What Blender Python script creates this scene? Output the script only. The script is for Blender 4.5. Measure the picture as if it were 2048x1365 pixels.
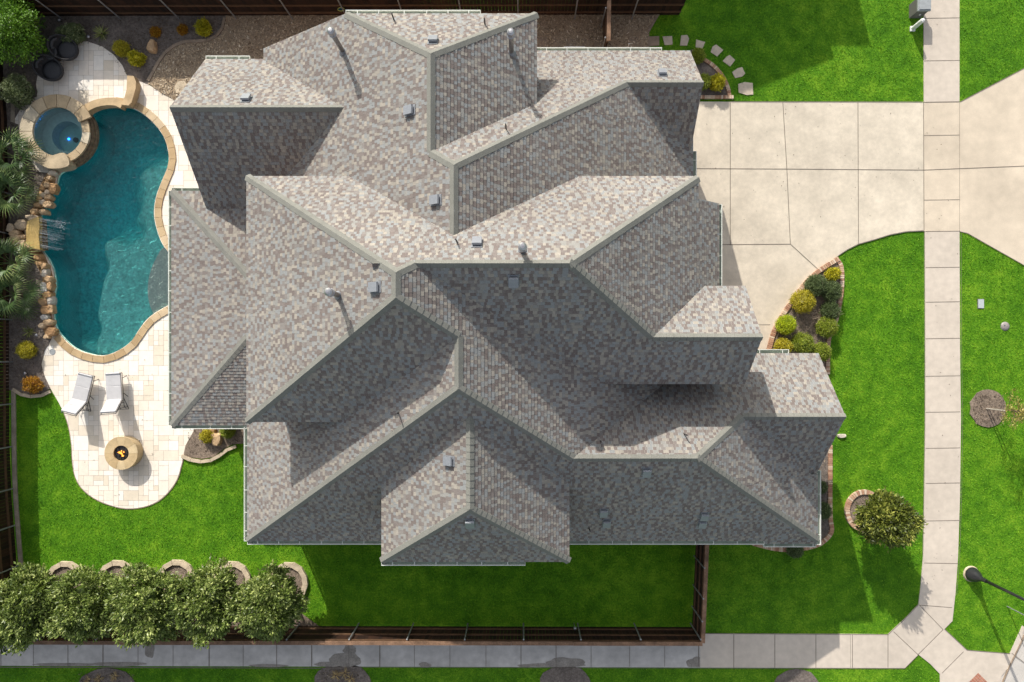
import bpy, bmesh, math, random
import numpy as np
from mathutils import Vector, Matrix, noise
from mathutils.geometry import tessellate_polygon
R = math.radians
rnd = random.Random(7)
sc = bpy.context.scene
for o in list(bpy.data.objects): bpy.data.objects.remove(o)
COL = sc.collection

# ------------------------------------------------------------------ camera, light, exposure
CX, CY, FP, H = 1041.9, 711.2, 1365.0, 28.0          # image centre of projection (2048 px wide frame), focal length, camera height
cam_d = bpy.data.cameras.new('camera'); cam = bpy.data.objects.new('camera', cam_d); COL.objects.link(cam)
cam.location = (0, 0, H); cam.rotation_euler = (0, 0, 0)
cam_d.sensor_width = 36; cam_d.lens = FP / 2048 * 36
cam_d.shift_x = (1024 - CX) / 2048; cam_d.shift_y = (CY - 682.5) / 2048
cam_d.clip_start = .5; cam_d.clip_end = 600
sc.camera = cam
EL, AZ = 29.8, 22.9                                   # sun elevation; shadows run AZ degrees east of south
w = bpy.data.worlds.new('World'); sc.world = w; w.use_nodes = True
nt = w.node_tree; bg = nt.nodes['Background']
sky = nt.nodes.new('ShaderNodeTexSky'); sky.sky_type = 'NISHITA'; sky.sun_disc = False
sky.sun_elevation = R(EL); sky.sun_rotation = R(-AZ); sky.air_density = 1.0; sky.dust_density = 2.5; sky.ozone_density = 1.0
hs = nt.nodes.new('ShaderNodeHueSaturation'); hs.inputs['Saturation'].default_value = .4   # sky light desaturated so shadows turn less blue
nt.links.new(sky.outputs[0], hs.inputs['Color']); nt.links.new(hs.outputs[0], bg.inputs[0]); bg.inputs[1].default_value = .14
sl = bpy.data.lights.new('sun', 'SUN'); sl.energy = 3.65; sl.angle = R(.5); sl.color = (1, .94, .85)
so = bpy.data.objects.new('sun', sl); COL.objects.link(so)
kk = math.cos(R(EL)); SUN = Vector((kk*math.sin(R(AZ)), -kk*math.cos(R(AZ)), -math.sin(R(EL))))
so.rotation_euler = SUN.to_track_quat('-Z', 'Y').to_euler(); so.location = (-10, 25, 20)
sc.view_settings.view_transform = 'Standard'; sc.view_settings.look = 'None'
sc.view_settings.exposure = .5; sc.view_settings.gamma = 1
sc.render.engine = 'CYCLES'
sc.cycles.transparent_max_bounces = 16; sc.cycles.max_bounces = 8
sc.render.resolution_x = 1024; sc.render.resolution_y = 682

def G(u, v, z=0.0):
    s = (H - z) / FP
    return ((u - CX) * s, (CY - v) * s)
def G3(u, v, z=0.0):
    x, y = G(u, v, z); return Vector((x, y, z))

# ------------------------------------------------------------------ object helpers
def tag(o, label, cat, group=None, kind=None):
    if label: o['label'] = label
    if cat: o['category'] = cat
    if group: o['group'] = group
    if kind: o['kind'] = kind
    return o
def thing(name, loc, label, cat, group=None, rz=0):
    o = bpy.data.objects.new(name, None); COL.objects.link(o); o.empty_display_size = .3
    o.location = loc; o.rotation_euler = (0, 0, rz)
    return tag(o, label, cat, group)
def copy_tree(o, parent=None):
    c = o.copy(); COL.objects.link(c)
    if parent: c.parent = parent
    for ch in list(o.children): copy_tree(ch, c)
    return c
class MB:
    def __init__(s): s.v = []; s.f = []; s.m = []; s.t = []
    def poly(s, pts, mi=0, tone=0.0):
        n = len(s.v); s.v += [tuple(p) for p in pts]; s.f.append(tuple(range(n, n + len(pts)))); s.m.append(mi); s.t.append(tone)
    def box(s, x0, x1, y0, y1, z0, z1, mi=0, tone=0.0, M=None):
        P = [Vector((x, y, z)) for z in (z0, z1) for y in (y0, y1) for x in (x0, x1)]
        if M is not None: P = [M @ p for p in P]
        n = len(s.v); s.v += [tuple(p) for p in P]
        for f in ((0, 2, 3, 1), (4, 5, 7, 6), (0, 1, 5, 4), (2, 6, 7, 3), (0, 4, 6, 2), (1, 3, 7, 5)):
            s.f.append(tuple(n + i for i in f)); s.m.append(mi); s.t.append(tone)
    def tube(s, pts, rads, k=8, mi=0, tone=0.0, cap=True):
        pts = [Vector(p) for p in pts]; rings = []
        if not hasattr(rads, '__len__'): rads = [rads] * len(pts)
        for i, p in enumerate(pts):
            d = (pts[min(i + 1, len(pts) - 1)] - pts[max(i - 1, 0)])
            if d.length < 1e-6: d = Vector((0, 0, 1))
            d.normalize(); a = d.orthogonal().normalized() if abs(d.z) < .9 else (Vector((1, 0, 0)) - d * d.x).normalized()
            if abs(d.z) < .9:
                a = d.cross(Vector((0, 0, 1))).normalized()
            b = d.cross(a); n = len(s.v)
            for j in range(k):
                q = 2 * math.pi * j / k; s.v.append(tuple(p + (a * math.cos(q) + b * math.sin(q)) * rads[i]))
            rings.append(n)
        for i in range(len(rings) - 1):
            for j in range(k):
                s.f.append((rings[i] + j, rings[i] + (j + 1) % k, rings[i + 1] + (j + 1) % k, rings[i + 1] + j)); s.m.append(mi); s.t.append(tone)
        if cap:
            s.f.append(tuple(rings[0] + j for j in reversed(range(k)))); s.m.append(mi); s.t.append(tone)
            s.f.append(tuple(rings[-1] + j for j in range(k))); s.m.append(mi); s.t.append(tone)
    def lathe(s, prof, k=32, c=(0, 0, 0), mi=0, tone=0.0, sx=1.0, sy=1.0):
        n = len(s.v)
        for r, z in prof:
            for j in range(k):
                q = 2 * math.pi * j / k; s.v.append((c[0] + r * sx * math.cos(q), c[1] + r * sy * math.sin(q), c[2] + z))
        for i in range(len(prof) - 1):
            for j in range(k):
                s.f.append((n + i*k + j, n + i*k + (j+1) % k, n + (i+1)*k + (j+1) % k, n + (i+1)*k + j)); s.m.append(mi); s.t.append(tone)
    def build(s, name, mats, parent=None, smooth=False, world=True, loc=None, tone=False):
        me = bpy.data.meshes.new(name); me.from_pydata(s.v, [], s.f)
        if not isinstance(mats, (list, tuple)): mats = [mats]
        for m in mats: me.materials.append(m)
        if len(mats) > 1: me.polygons.foreach_set('material_index', s.m)
        if tone:
            at = me.attributes.new('tone', 'FLOAT', 'FACE'); at.data.foreach_set('value', s.t)
        if smooth: me.polygons.foreach_set('use_smooth', [True] * len(me.polygons))
        me.update()
        o = bpy.data.objects.new(name, me); COL.objects.link(o)
        if parent is not None:
            o.parent = parent
            if world:
                l = parent.location; p = parent
                M = Matrix.LocRotScale(p.location, p.rotation_euler, p.scale)
                o.matrix_parent_inverse = M.inverted() if p.parent is None else Matrix.Identity(4)
        if loc: o.location = loc
        return o

# ------------------------------------------------------------------ material helpers
def mat(name, col, rough=.8, metal=0.0, spec=.3, nz=None, bump=None, tone=None, vor=None, coat=0, emis=None):
    """nz=(scale, amount, [second scale, amount]) value variation of the surface's own colour; bump=(scale, strength, distance); tone=[(pos,color)...] per piece colours"""
    m = bpy.data.materials.new(name); m.use_nodes = True; t = m.node_tree; N, L = t.nodes, t.links
    b = N['Principled BSDF']; b.inputs['Roughness'].default_value = rough; b.inputs['Metallic'].default_value = metal
    b.inputs['Specular IOR Level'].default_value = spec
    if coat: b.inputs['Coat Weight'].default_value = coat
    if emis: b.inputs['Emission Color'].default_value = (*emis[0], 1); b.inputs['Emission Strength'].default_value = emis[1]
    geo = N.new('ShaderNodeNewGeometry')
    if tone:
        at = N.new('ShaderNodeAttribute'); at.attribute_name = 'tone'
        cr = N.new('ShaderNodeValToRGB'); e = cr.color_ramp; e.interpolation = 'CONSTANT' if tone[0] == 'C' else 'LINEAR'
        cols = tone[1]; e.elements[0].position = cols[0][0]; e.elements[0].color = (*cols[0][1], 1)
        e.elements[1].position = cols[1][0]; e.elements[1].color = (*cols[1][1], 1)
        for p, c in cols[2:]: q = e.elements.new(p); q.color = (*c, 1)
        L.new(at.outputs['Fac'], cr.inputs[0]); out = cr.outputs[0]
    else:
        rg = N.new('ShaderNodeRGB'); rg.outputs[0].default_value = (*col, 1); out = rg.outputs[0]
    if nz:
        for i in range(0, len(nz), 2):
            n = N.new('ShaderNodeTexNoise'); n.inputs['Scale'].default_value = nz[i]; n.inputs['Detail'].default_value = 5
            L.new(geo.outputs['Position'], n.inputs['Vector'])
            mr = N.new('ShaderNodeMapRange'); mr.inputs[1].default_value = .3; mr.inputs[2].default_value = .7
            mr.inputs[3].default_value = 1 - nz[i+1]; mr.inputs[4].default_value = 1 + nz[i+1]
            L.new(n.outputs[0], mr.inputs[0])
            mx = N.new('ShaderNodeVectorMath'); mx.operation = 'SCALE'; L.new(out, mx.inputs[0]); L.new(mr.outputs[0], mx.inputs['Scale']); out = mx.outputs[0]
    L.new(out, b.inputs['Base Color'])
    if bump:
        n = N.new('ShaderNodeTexNoise'); n.inputs['Scale'].default_value = bump[0]; n.inputs['Detail'].default_value = 4
        L.new(geo.outputs['Position'], n.inputs['Vector'])
        bp = N.new('ShaderNodeBump'); bp.inputs['Strength'].default_value = bump[1]; bp.inputs['Distance'].default_value = bump[2]
        L.new(n.outputs[0], bp.inputs['Height']); L.new(bp.outputs[0], b.inputs['Normal'])
    return m
def nodes(m): return m.node_tree.nodes, m.node_tree.links

M_ = {}
M_['shingle'] = mat('shingle', None, .92, spec=.15, nz=(60, .12, .5, .06, 7, .05), bump=(260, .5, .004),
    tone=('C', [(0, (0.171, 0.145, 0.133)), (.2, (0.193, 0.169, 0.156)), (.38, (0.218, 0.201, 0.187)), (.5, (0.243, 0.250, 0.248)), (.68, (0.259, 0.254, 0.237)), (.82, (0.287, 0.263, 0.228)), (.93, (0.324, 0.296, 0.254))]))
M_['cap'] = mat('cap_shingle', (.20, .20, .178), .92, spec=.15, nz=(40, .12, 3, .08), bump=(260, .5, .004))
M_['fascia'] = mat('painted_fascia', (.62, .62, .56), .5)
M_['gutter'] = mat('gutter_green', (.30, .36, .30), .5, nz=(2.5, .2))
M_['gutterlip'] = mat('gutter_white', (.72, .74, .68), .4)
M_['brickwall'] = mat('brick_wall', (.35, .22, .16), .9, nz=(14, .25))
N_b, L_b = nodes_ = (M_['brickwall'].node_tree.nodes, M_['brickwall'].node_tree.links)
gb = N_b.new('ShaderNodeNewGeometry'); sx_ = N_b.new('ShaderNodeSeparateXYZ'); ad_ = N_b.new('ShaderNodeMath'); cb_ = N_b.new('ShaderNodeCombineXYZ'); bt_ = N_b.new('ShaderNodeTexBrick')
L_b.new(gb.outputs['Position'], sx_.inputs[0]); L_b.new(sx_.outputs[0], ad_.inputs[0]); L_b.new(sx_.outputs[1], ad_.inputs[1]); L_b.new(ad_.outputs[0], cb_.inputs[0]); L_b.new(sx_.outputs[2], cb_.inputs[1]); L_b.new(cb_.outputs[0], bt_.inputs[0])
bt_.inputs['Scale'].default_value = 1; bt_.inputs['Brick Width'].default_value = .24; bt_.inputs['Row Height'].default_value = .08; bt_.inputs['Mortar Size'].default_value = .007
bt_.inputs['Color1'].default_value = (.36, .20, .14, 1); bt_.inputs['Color2'].default_value = (.27, .15, .11, 1); bt_.inputs['Mortar'].default_value = (.45, .40, .34, 1); L_b.new(bt_.outputs[0], N_b['Principled BSDF'].inputs['Base Color'])
M_['ventmetal'] = mat('painted_vent_metal', (.25, .265, .29), .45, metal=.2, spec=.5, nz=(9, .06))
M_['galv'] = mat('galvanised', (.40, .40, .42), .4, metal=.75, nz=(12, .15))
M_['flue'] = mat('weathered_steel', (.26, .24, .23), .45, metal=.6, nz=(8, .2))
M_['pipe_dark'] = mat('dark_pipe', (.06, .055, .055), .6)
M_['black'] = mat('black_metal', (.018, .019, .022), .4, spec=.5)
M_['wicker'] = mat('dark_wicker', (.035, .034, .036), .7, nz=(60, .35), bump=(90, .9, .01))
M_['seatfab'] = mat('charcoal_cushion', (.05, .05, .054), .9, nz=(20, .15))
M_['cushion'] = mat('pale_cushion', (.47, .465, .47), .9, nz=(6, .05), bump=(14, .25, .02))
M_['concrete'] = mat('drive_concrete', (.585, .52, .42), .9, nz=(.45, .10, 1.6, .09, 6, .06, 45, .07), bump=(60, .3, .01))
M_['walk'] = mat('walk_concrete', (.54, .475, .40), .9, nz=(.5, .07, 4, .06, 60, .06), bump=(60, .3, .01))
M_['walkold'] = mat('stained_concrete', (.50, .475, .445), .9, nz=(.9, .16, 4, .10, 50, .06), bump=(60, .3, .01))
M_['joint'] = mat('joint_filler', (.17, .145, .12), .95)
M_['road'] = mat('road_concrete', (.50, .47, .43), .9, nz=(1.5, .1, 40, .06), bump=(60, .3, .01))
M_['stepstone'] = mat('step_stone', (.52, .445, .35), .9, nz=(6, .12, 50, .06), bump=(30, .3, .01))
M_['mulch'] = mat('dark_mulch', (.19, .16, .138), .97, nz=(1.3, .25, 12, .3, 60, .45), bump=(45, 1, .05))
M_['mulch2'] = mat('brown_mulch', (.25, .195, .15), .97, nz=(1.6, .2, 14, .3, 70, .4), bump=(45, 1, .05))
M_['barkbed'] = mat('bark_bed', (.34, .265, .185), .97, nz=(1.1, .15, 16, .3, 70, .4), bump=(40, 1, .05))
M_['chips'] = mat('bark_chips', None, .95, tone=('L', [(0, (.17, .115, .075)), (.5, (.42, .32, .21)), (.85, (.58, .47, .33)), (1, (.72, .64, .50))]))
M_['coping'] = mat('sandstone_coping', (.47, .345, .20), .8, nz=(3, .16, 25, .08), bump=(30, .3, .01))
M_['spastone'] = mat('flagstone', (.42, .335, .22), .8, nz=(2.2, .25, 20, .1), bump=(20, .5, .02))
M_['firestone'] = mat('firepit_stone', (.52, .40, .24), .8, nz=(3, .15, 20, .08), bump=(20, .4, .015))
M_['stonedark'] = mat('stacked_stone', (.20, .15, .095), .9, nz=(9, .4), bump=(14, 1, .05))
M_['edge'] = mat('limestone_edging', (.52, .43, .31), .9, nz=(5, .2, 30, .1), bump=(20, .5, .02))
M_['edgegrey'] = mat('concrete_edging', (.27, .21, .155), .9, nz=(5, .2, 30, .1), bump=(20, .5, .02))
M_['mow'] = mat('mow_strip_concrete', (.33, .28, .215), .9, nz=(3, .25, 25, .15), bump=(20, .5, .02))
M_['brick'] = mat('edging_brick', None, .9, nz=(30, .12), bump=(60, .4, .01), tone=('L', [(0, (.33, .17, .11)), (.4, (.46, .28, .18)), (.7, (.55, .39, .27)), (1, (.62, .50, .38))]))
M_['rock'] = mat('boulder', None, .85, nz=(4, .22, 22, .15), bump=(12, .7, .04), tone=('L', [(0, (.24, .135, .065)), (.35, (.42, .25, .12)), (.6, (.52, .37, .22)), (.8, (.50, .43, .34)), (1, (.46, .45, .42))]))
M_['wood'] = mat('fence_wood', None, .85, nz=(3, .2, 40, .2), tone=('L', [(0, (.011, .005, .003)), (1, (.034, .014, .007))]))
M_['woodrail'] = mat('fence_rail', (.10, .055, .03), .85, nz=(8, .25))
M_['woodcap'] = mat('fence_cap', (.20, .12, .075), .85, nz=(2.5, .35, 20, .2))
M_['postmetal'] = mat('fence_post_metal', (.30, .31, .32), .5, metal=.5)
M_['white'] = mat('white_pvc', (.75, .75, .73), .4)
M_['utilgrey'] = mat('utility_grey', (.30, .32, .33), .6, nz=(8, .1))
M_['utildark'] = mat('utility_dark', (.13, .125, .12), .6)
M_['glass'] = mat('window_glass', (.03, .04, .05), .08, spec=.7)
M_['bark'] = mat('tree_bark', (.13, .095, .07), .95, nz=(15, .3), bump=(30, .8, .02))
def leafmat(name, a, b, c, rough=.45, spec=.35, tr=.25):
    m = mat(name, None, rough, spec=spec, tone=('L', [(0, a), (.55, b), (1, c)]))
    N, L = nodes(m); p = N['Principled BSDF']; outn = N['Material Output']
    tl = N.new('ShaderNodeBsdfTranslucent'); mx = N.new('ShaderNodeMixShader'); mx.inputs[0].default_value = tr
    src = p.inputs['Base Color'].links[0].from_socket; L.new(src, tl.inputs[0])
    L.new(p.outputs[0], mx.inputs[1]); L.new(tl.outputs[0], mx.inputs[2]); L.new(mx.outputs[0], outn.inputs[0]); return m
M_['magnolia'] = leafmat('magnolia_leaves', (.055, .09, .013), (.155, .215, .04), (.46, .52, .17), .4, .4)
M_['limeleaf'] = leafmat('bright_green_leaves', (.06, .14, .008), (.12, .26, .015), (.24, .42, .04))
M_['sageleaf'] = leafmat('sage_leaves', (.09, .125, .045), (.16, .20, .08), (.30, .34, .19))
M_['yellowleaf'] = leafmat('yellow_leaves', (.24, .24, .01), (.46, .43, .015), (.68, .60, .03))
M_['limeball'] = leafmat('lime_shrub_leaves', (0.221, 0.299, 0.010), (0.429, 0.520, 0.016), (0.650, 0.728, 0.039))
M_['oliveball'] = leafmat('olive_shrub_leaves', (0.130, 0.182, 0.016), (0.247, 0.312, 0.026), (0.442, 0.494, 0.065))
M_['goldball'] = leafmat('gold_shrub_leaves', (0.260, 0.234, 0.013), (0.481, 0.429, 0.026), (0.728, 0.624, 0.065))
M_['darkball'] = leafmat('dark_shrub_leaves', (.06, .09, .03), (.105, .15, .05), (.18, .24, .10))
M_['orangeleaf'] = leafmat('orange_leaves', (.22, .09, .01), (.42, .20, .015), (.60, .40, .03))
M_['palmleaf'] = leafmat('palm_leaves', (.04, .085, .025), (.10, .17, .05), (.42, .48, .17), .4, .4)
M_['yucca'] = leafmat('yucca_leaves', (.10, .14, .03), (.26, .30, .09), (.50, .48, .20), .5)
M_['strawgrass'] = leafmat('dry_grass', (.25, .16, .07), (.45, .32, .14), (.60, .48, .22), .8)

# grass
def grass_mat():
    m = bpy.data.materials.new('lawn_grass'); m.use_nodes = True; N, L = nodes(m); b = N['Principled BSDF']
    b.inputs['Roughness'].default_value = .75; b.inputs['Specular IOR Level'].default_value = .12
    geo = N.new('ShaderNodeNewGeometry')
    def nz(sc_, det, rough=.6, scale3=None):
        n = N.new('ShaderNodeTexNoise'); n.inputs['Scale'].default_value = sc_; n.inputs['Detail'].default_value = det; n.inputs['Roughness'].default_value = rough
        L.new(geo.outputs['Position'], n.inputs['Vector']); return n.outputs[0]
    fine = nz(13, 6, .85); mid = nz(1.7, 4, .6); big = nz(.28, 3, .5)
    a1 = N.new('ShaderNodeMath'); a1.operation = 'MULTIPLY_ADD'; L.new(mid, a1.inputs[0]); a1.inputs[1].default_value = .55; L.new(fine, a1.inputs[2])
    a2 = N.new('ShaderNodeMath'); a2.operation = 'MULTIPLY_ADD'; L.new(big, a2.inputs[0]); a2.inputs[1].default_value = .35; L.new(a1.outputs[0], a2.inputs[2])
    cr = N.new('ShaderNodeValToRGB'); e = cr.color_ramp
    e.elements[0].position = .72; e.elements[0].color = (.042, .14, .005, 1); e.elements[1].position = 1.22 if False else 1.0; e.elements[1].color = (.19, .36, .018, 1)
    q = e.elements.new(.86); q.color = (.088, .24, .008, 1)
    mr = N.new('ShaderNodeMath'); mr.operation = 'MULTIPLY'; mr.inputs[1].default_value = .9; L.new(a2.outputs[0], mr.inputs[0])
    L.new(mr.outputs[0], cr.inputs[0]); L.new(cr.outputs[0], b.inputs['Base Color'])
    bp = N.new('ShaderNodeBump'); bp.inputs['Strength'].default_value = .9; bp.inputs['Distance'].default_value = .06
    L.new(fine, bp.inputs['Height']); L.new(bp.outputs[0], b.inputs['Normal'])
    return m
M_['grass'] = grass_mat()
M_['blade'] = leafmat('grass_blades', (.055, .18, .008), (.13, .32, .015), (.30, .50, .035), .6, .2, .3)
def travertine():
    m = bpy.data.materials.new('travertine'); m.use_nodes = True; N, L = nodes(m); b = N['Principled BSDF']
    b.inputs['Roughness'].default_value = .7; b.inputs['Specular IOR Level'].default_value = .25
    at = N.new('ShaderNodeAttribute'); at.attribute_name = 'tone'
    cr = N.new('ShaderNodeValToRGB'); e = cr.color_ramp
    e.elements[0].color = (.68, .60, .48, 1); e.elements[1].color = (.82, .775, .70, 1)
    q = e.elements.new(.25); q.color = (.76, .68, .57, 1); q = e.elements.new(.6); q.color = (.82, .74, .64, 1)
    L.new(at.outputs['Fac'], cr.inputs[0])
    geo = N.new('ShaderNodeNewGeometry'); out = cr.outputs[0]
    for s_, a_ in ((5, .05), (30, .05), (.7, .04)):
        n = N.new('ShaderNodeTexNoise'); n.inputs['Scale'].default_value = s_; n.inputs['Detail'].default_value = 6; L.new(geo.outputs['Position'], n.inputs['Vector'])
        mr = N.new('ShaderNodeMapRange'); mr.inputs[1].default_value = .3; mr.inputs[2].default_value = .7; mr.inputs[3].default_value = 1-a_; mr.inputs[4].default_value = 1+a_
        L.new(n.outputs[0], mr.inputs[0]); mx = N.new('ShaderNodeVectorMath'); mx.operation = 'SCALE'; L.new(out, mx.inputs[0]); L.new(mr.outputs[0], mx.inputs['Scale']); out = mx.outputs[0]
    L.new(out, b.inputs['Base Color']); return m
M_['trav'] = travertine()
M_['grout'] = mat('grout', (.46, .40, .32), .9, nz=(10, .15))
def water_mat(name, density, col, rip=(4, .36)):
    m = bpy.data.materials.new(name); m.use_nodes = True; N, L = nodes(m); N.remove(N['Principled BSDF']); o = N['Material Output']
    tr = N.new('ShaderNodeBsdfTransparent'); gl = N.new('ShaderNodeBsdfGlossy'); gl.inputs['Roughness'].default_value = .04
    fr = N.new('ShaderNodeFresnel'); fr.inputs[0].default_value = 1.33; mx = N.new('ShaderNodeMixShader')
    geo = N.new('ShaderNodeNewGeometry'); n = N.new('ShaderNodeTexNoise'); n.inputs['Scale'].default_value = rip[0]; n.inputs['Detail'].default_value = 3; n.inputs['Distortion'].default_value = 1.2
    L.new(geo.outputs['Position'], n.inputs['Vector']); bp = N.new('ShaderNodeBump'); bp.inputs['Strength'].default_value = rip[1]; bp.inputs['Distance'].default_value = .15
    L.new(n.outputs[0], bp.inputs['Height']); L.new(bp.outputs[0], gl.inputs['Normal']); L.new(bp.outputs[0], fr.inputs['Normal'])
    L.new(fr.outputs[0], mx.inputs[0]); L.new(tr.outputs[0], mx.inputs[1]); L.new(gl.outputs[0], mx.inputs[2]); L.new(mx.outputs[0], o.inputs[0])
    va = N.new('ShaderNodeVolumeAbsorption'); va.inputs[0].default_value = (*col, 1); va.inputs[1].default_value = density; L.new(va.outputs[0], o.inputs[1])
    return m
M_['water'] = water_mat('pool_water', 1.0, (.05, .79, .855))
M_['spawater'] = water_mat('spa_water', .6, (.1, .78, .82), (7, .15))
M_['plaster'] = mat('pool_plaster', (.52, .88, .74), .8, nz=(1.1, .08, 4.5, .17, 10, .2), bump=(5, .5, .12))  # mottling and bumps stand in for caustic light on the pool floor
M_['spaplaster'] = mat('spa_plaster', (.44, .50, .48), .8, nz=(9, .1))
M_['ledge'] = mat('pebble_ledge', (.68, .64, .55), .8, nz=(12, .15))
M_['falls'] = mat('falling_water', (.8, .85, .9), .2)
nn, ll = nodes(M_['falls']); nn['Principled BSDF'].inputs['Alpha'].default_value = .14
M_['foam'] = mat('foam', (.85, .9, .92), .5)
nn, ll = nodes(M_['foam']); nn['Principled BSDF'].inputs['Alpha'].default_value = .75

# ------------------------------------------------------------------ 2-D polygon tools
def clip(poly, A, B, C):
    out = []; n = len(poly)
    for i in range(n):
        p, q = poly[i], poly[(i+1) % n]; dp = A*p[0]+B*p[1]+C; dq = A*q[0]+B*q[1]+C
        if dp >= -1e-9: out.append(p)
        if (dp > 1e-9 and dq < -1e-9) or (dp < -1e-9 and dq > 1e-9):
            t = dp / (dp - dq); out.append((p[0]+(q[0]-p[0])*t, p[1]+(q[1]-p[1])*t))
    return out
def area(p): return .5*sum(p[i][0]*p[(i+1) % len(p)][1]-p[(i+1) % len(p)][0]*p[i][1] for i in range(len(p)))
def ccw(p): return p if area(p) > 0 else p[::-1]
def smooth(pts, closed=True, sub=6):
    n = len(pts); out = []
    rng = range(n) if closed else range(n-1)
    for i in rng:
        if closed: p0, p1, p2, p3 = pts[i-1], pts[i], pts[(i+1) % n], pts[(i+2) % n]
        else: p0, p1, p2, p3 = pts[max(i-1, 0)], pts[i], pts[i+1], pts[min(i+2, n-1)]
        for k in range(sub):
            t = k/sub; out.append(tuple(.5*((2*p1[j]) + (-p0[j]+p2[j])*t + (2*p0[j]-5*p1[j]+4*p2[j]-p3[j])*t*t + (-p0[j]+3*p1[j]-3*p2[j]+p3[j])*t**3) for j in (0, 1)))
    if not closed: out.append(tuple(pts[-1]))
    return out
def pxs(pts, z=0): return [G(u, v, z) for u, v in pts]
def sheet(mb, outer, z, holes=(), mi=0, tone=0, zb=None):
    """flat polygon (with holes) at height z; with zb a skirt down to zb"""
    loops = [ccw(list(outer))] + [ccw(list(h))[::-1] for h in holes]
    tri = tessellate_polygon([[Vector((x, y, 0)) for x, y in l] for l in loops])
    flat = [p for l in loops for p in l]; n = len(mb.v); mb.v += [(x, y, z) for x, y in flat]
    for t in tri:
        a, b, c = [flat[i] for i in t]
        if (b[0]-a[0])*(c[1]-a[1])-(b[1]-a[1])*(c[0]-a[0]) < 0: t = (t[0], t[2], t[1])
        mb.f.append(tuple(n+i for i in t)); mb.m.append(mi); mb.t.append(tone)
    if zb is not None:
        for l in loops:
            for i in range(len(l)):
                p, q = l[i], l[(i+1) % len(l)]; mb.poly([(p[0], p[1], zb), (q[0], q[1], zb), (q[0], q[1], z), (p[0], p[1], z)], mi, tone)
def inside(p, poly):
    x, y = p; c = False; n = len(poly)
    for i in range(n):
        (x1, y1), (x2, y2) = poly[i], poly[i-1]
        if (y1 > y) != (y2 > y) and x < (x2-x1)*(y-y1)/(y2-y1)+x1: c = not c
    return c
def offset(pts, d, closed=False):
    n = len(pts); out = []
    for i in range(n):
        a = pts[i-1] if (closed or i > 0) else pts[i]; b = pts[(i+1) % n] if (closed or i < n-1) else pts[i]
        dx, dy = b[0]-a[0], b[1]-a[1]; l = math.hypot(dx, dy) or 1
        out.append((pts[i][0]+dy/l*d, pts[i][1]-dx/l*d))
    return out
def resample(pts, step, closed=False):
    P = [Vector(p) for p in pts] + ([Vector(pts[0])] if closed else []); out = [P[0].copy()]; acc = 0
    for a, b in zip(P, P[1:]):
        l = (b-a).length; d = step-acc
        while d <= l: out.append(a+(b-a)*(d/l)); d += step
        acc = l-(d-step)
    return [tuple(p) for p in out]
def kerb(name, pts, width, z0, z1, m, label, cat, group=None, piece=None, gap=.008, closed=False, jit=.0, tone=True, kind=None):
    """a border laid along a polyline as separate blocks in one mesh; the line is its left edge, the width runs to its right"""
    mb = MB(); r_ = random.Random(len(pts)*31+int(width*1000))
    P = resample(pts, piece, closed) if piece else pts
    A, B = P, offset(P, width, closed)
    n = len(P); last = n if closed else n-1
    for i in range(last):
        a, b, c, d = [Vector(q) for q in (A[i], A[(i+1) % n], B[(i+1) % n], B[i])]
        if (b-a).length < 1e-4: continue
        g = gap/2; t = (b-a).normalized()*g if piece else Vector((0, 0)); a, d = a+t, d+t; b, c = b-t, c-t
        q = [p+Vector((r_.uniform(-jit, jit), r_.uniform(-jit, jit))) for p in (d, c, b, a)]; zz = z1+r_.uniform(-jit, jit)*.6; tn = r_.random()
        ar = area([tuple(p) for p in q]); q = q if ar > 0 else q[::-1]
        mb.poly([(p.x, p.y, zz) for p in q], 0, tn)
        for j in range(4):
            p, s = q[j], q[(j+1) % 4]; mb.poly([(p.x, p.y, z0), (s.x, s.y, z0), (s.x, s.y, zz), (p.x, p.y, zz)], 0, tn)
    o = mb.build(name, m, tone=tone); return tag(o, label, cat, group, kind)

# ------------------------------------------------------------------ ground
POOL_PX = [(178,231),(200,217),(229,211),(264,217),(293,234),(317,258),(331,281),(338,311),(336,334),(325,361),(315,387),(310,409),(309,432),(314,458),(325,488),(345,515),(362,545),(366,575),(355,600),(337,611),(311,626),(293,641),(278,661),(264,682),(240,700),(211,711),(182,708),(152,697),(129,678),(114,658),(108,635),(107,600),(111,575),(108,545),(98,520),(84,498),(80,470),(80,440),(88,420),(100,400),(112,375),(119,350),(140,337),(160,322),(176,300),(183,275),(183,250)]
POOL = smooth(pxs(POOL_PX)); 
SPA_C = G(113, 263, .45)
def circle(c, r, n=40, sx=1): return [(c[0]+r*sx*math.cos(2*math.pi*i/n), c[1]+r*math.sin(2*math.pi*i/n)) for i in range(n)]
SPAH = circle(SPA_C, 1.03)
mb = MB(); sheet(mb, [(-70, -60), (70, -60), (70, 70), (-70, 70)], 0, [POOL, SPAH]); tag(mb.build('ground', M_['grass']), None, None, kind='structure')

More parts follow.
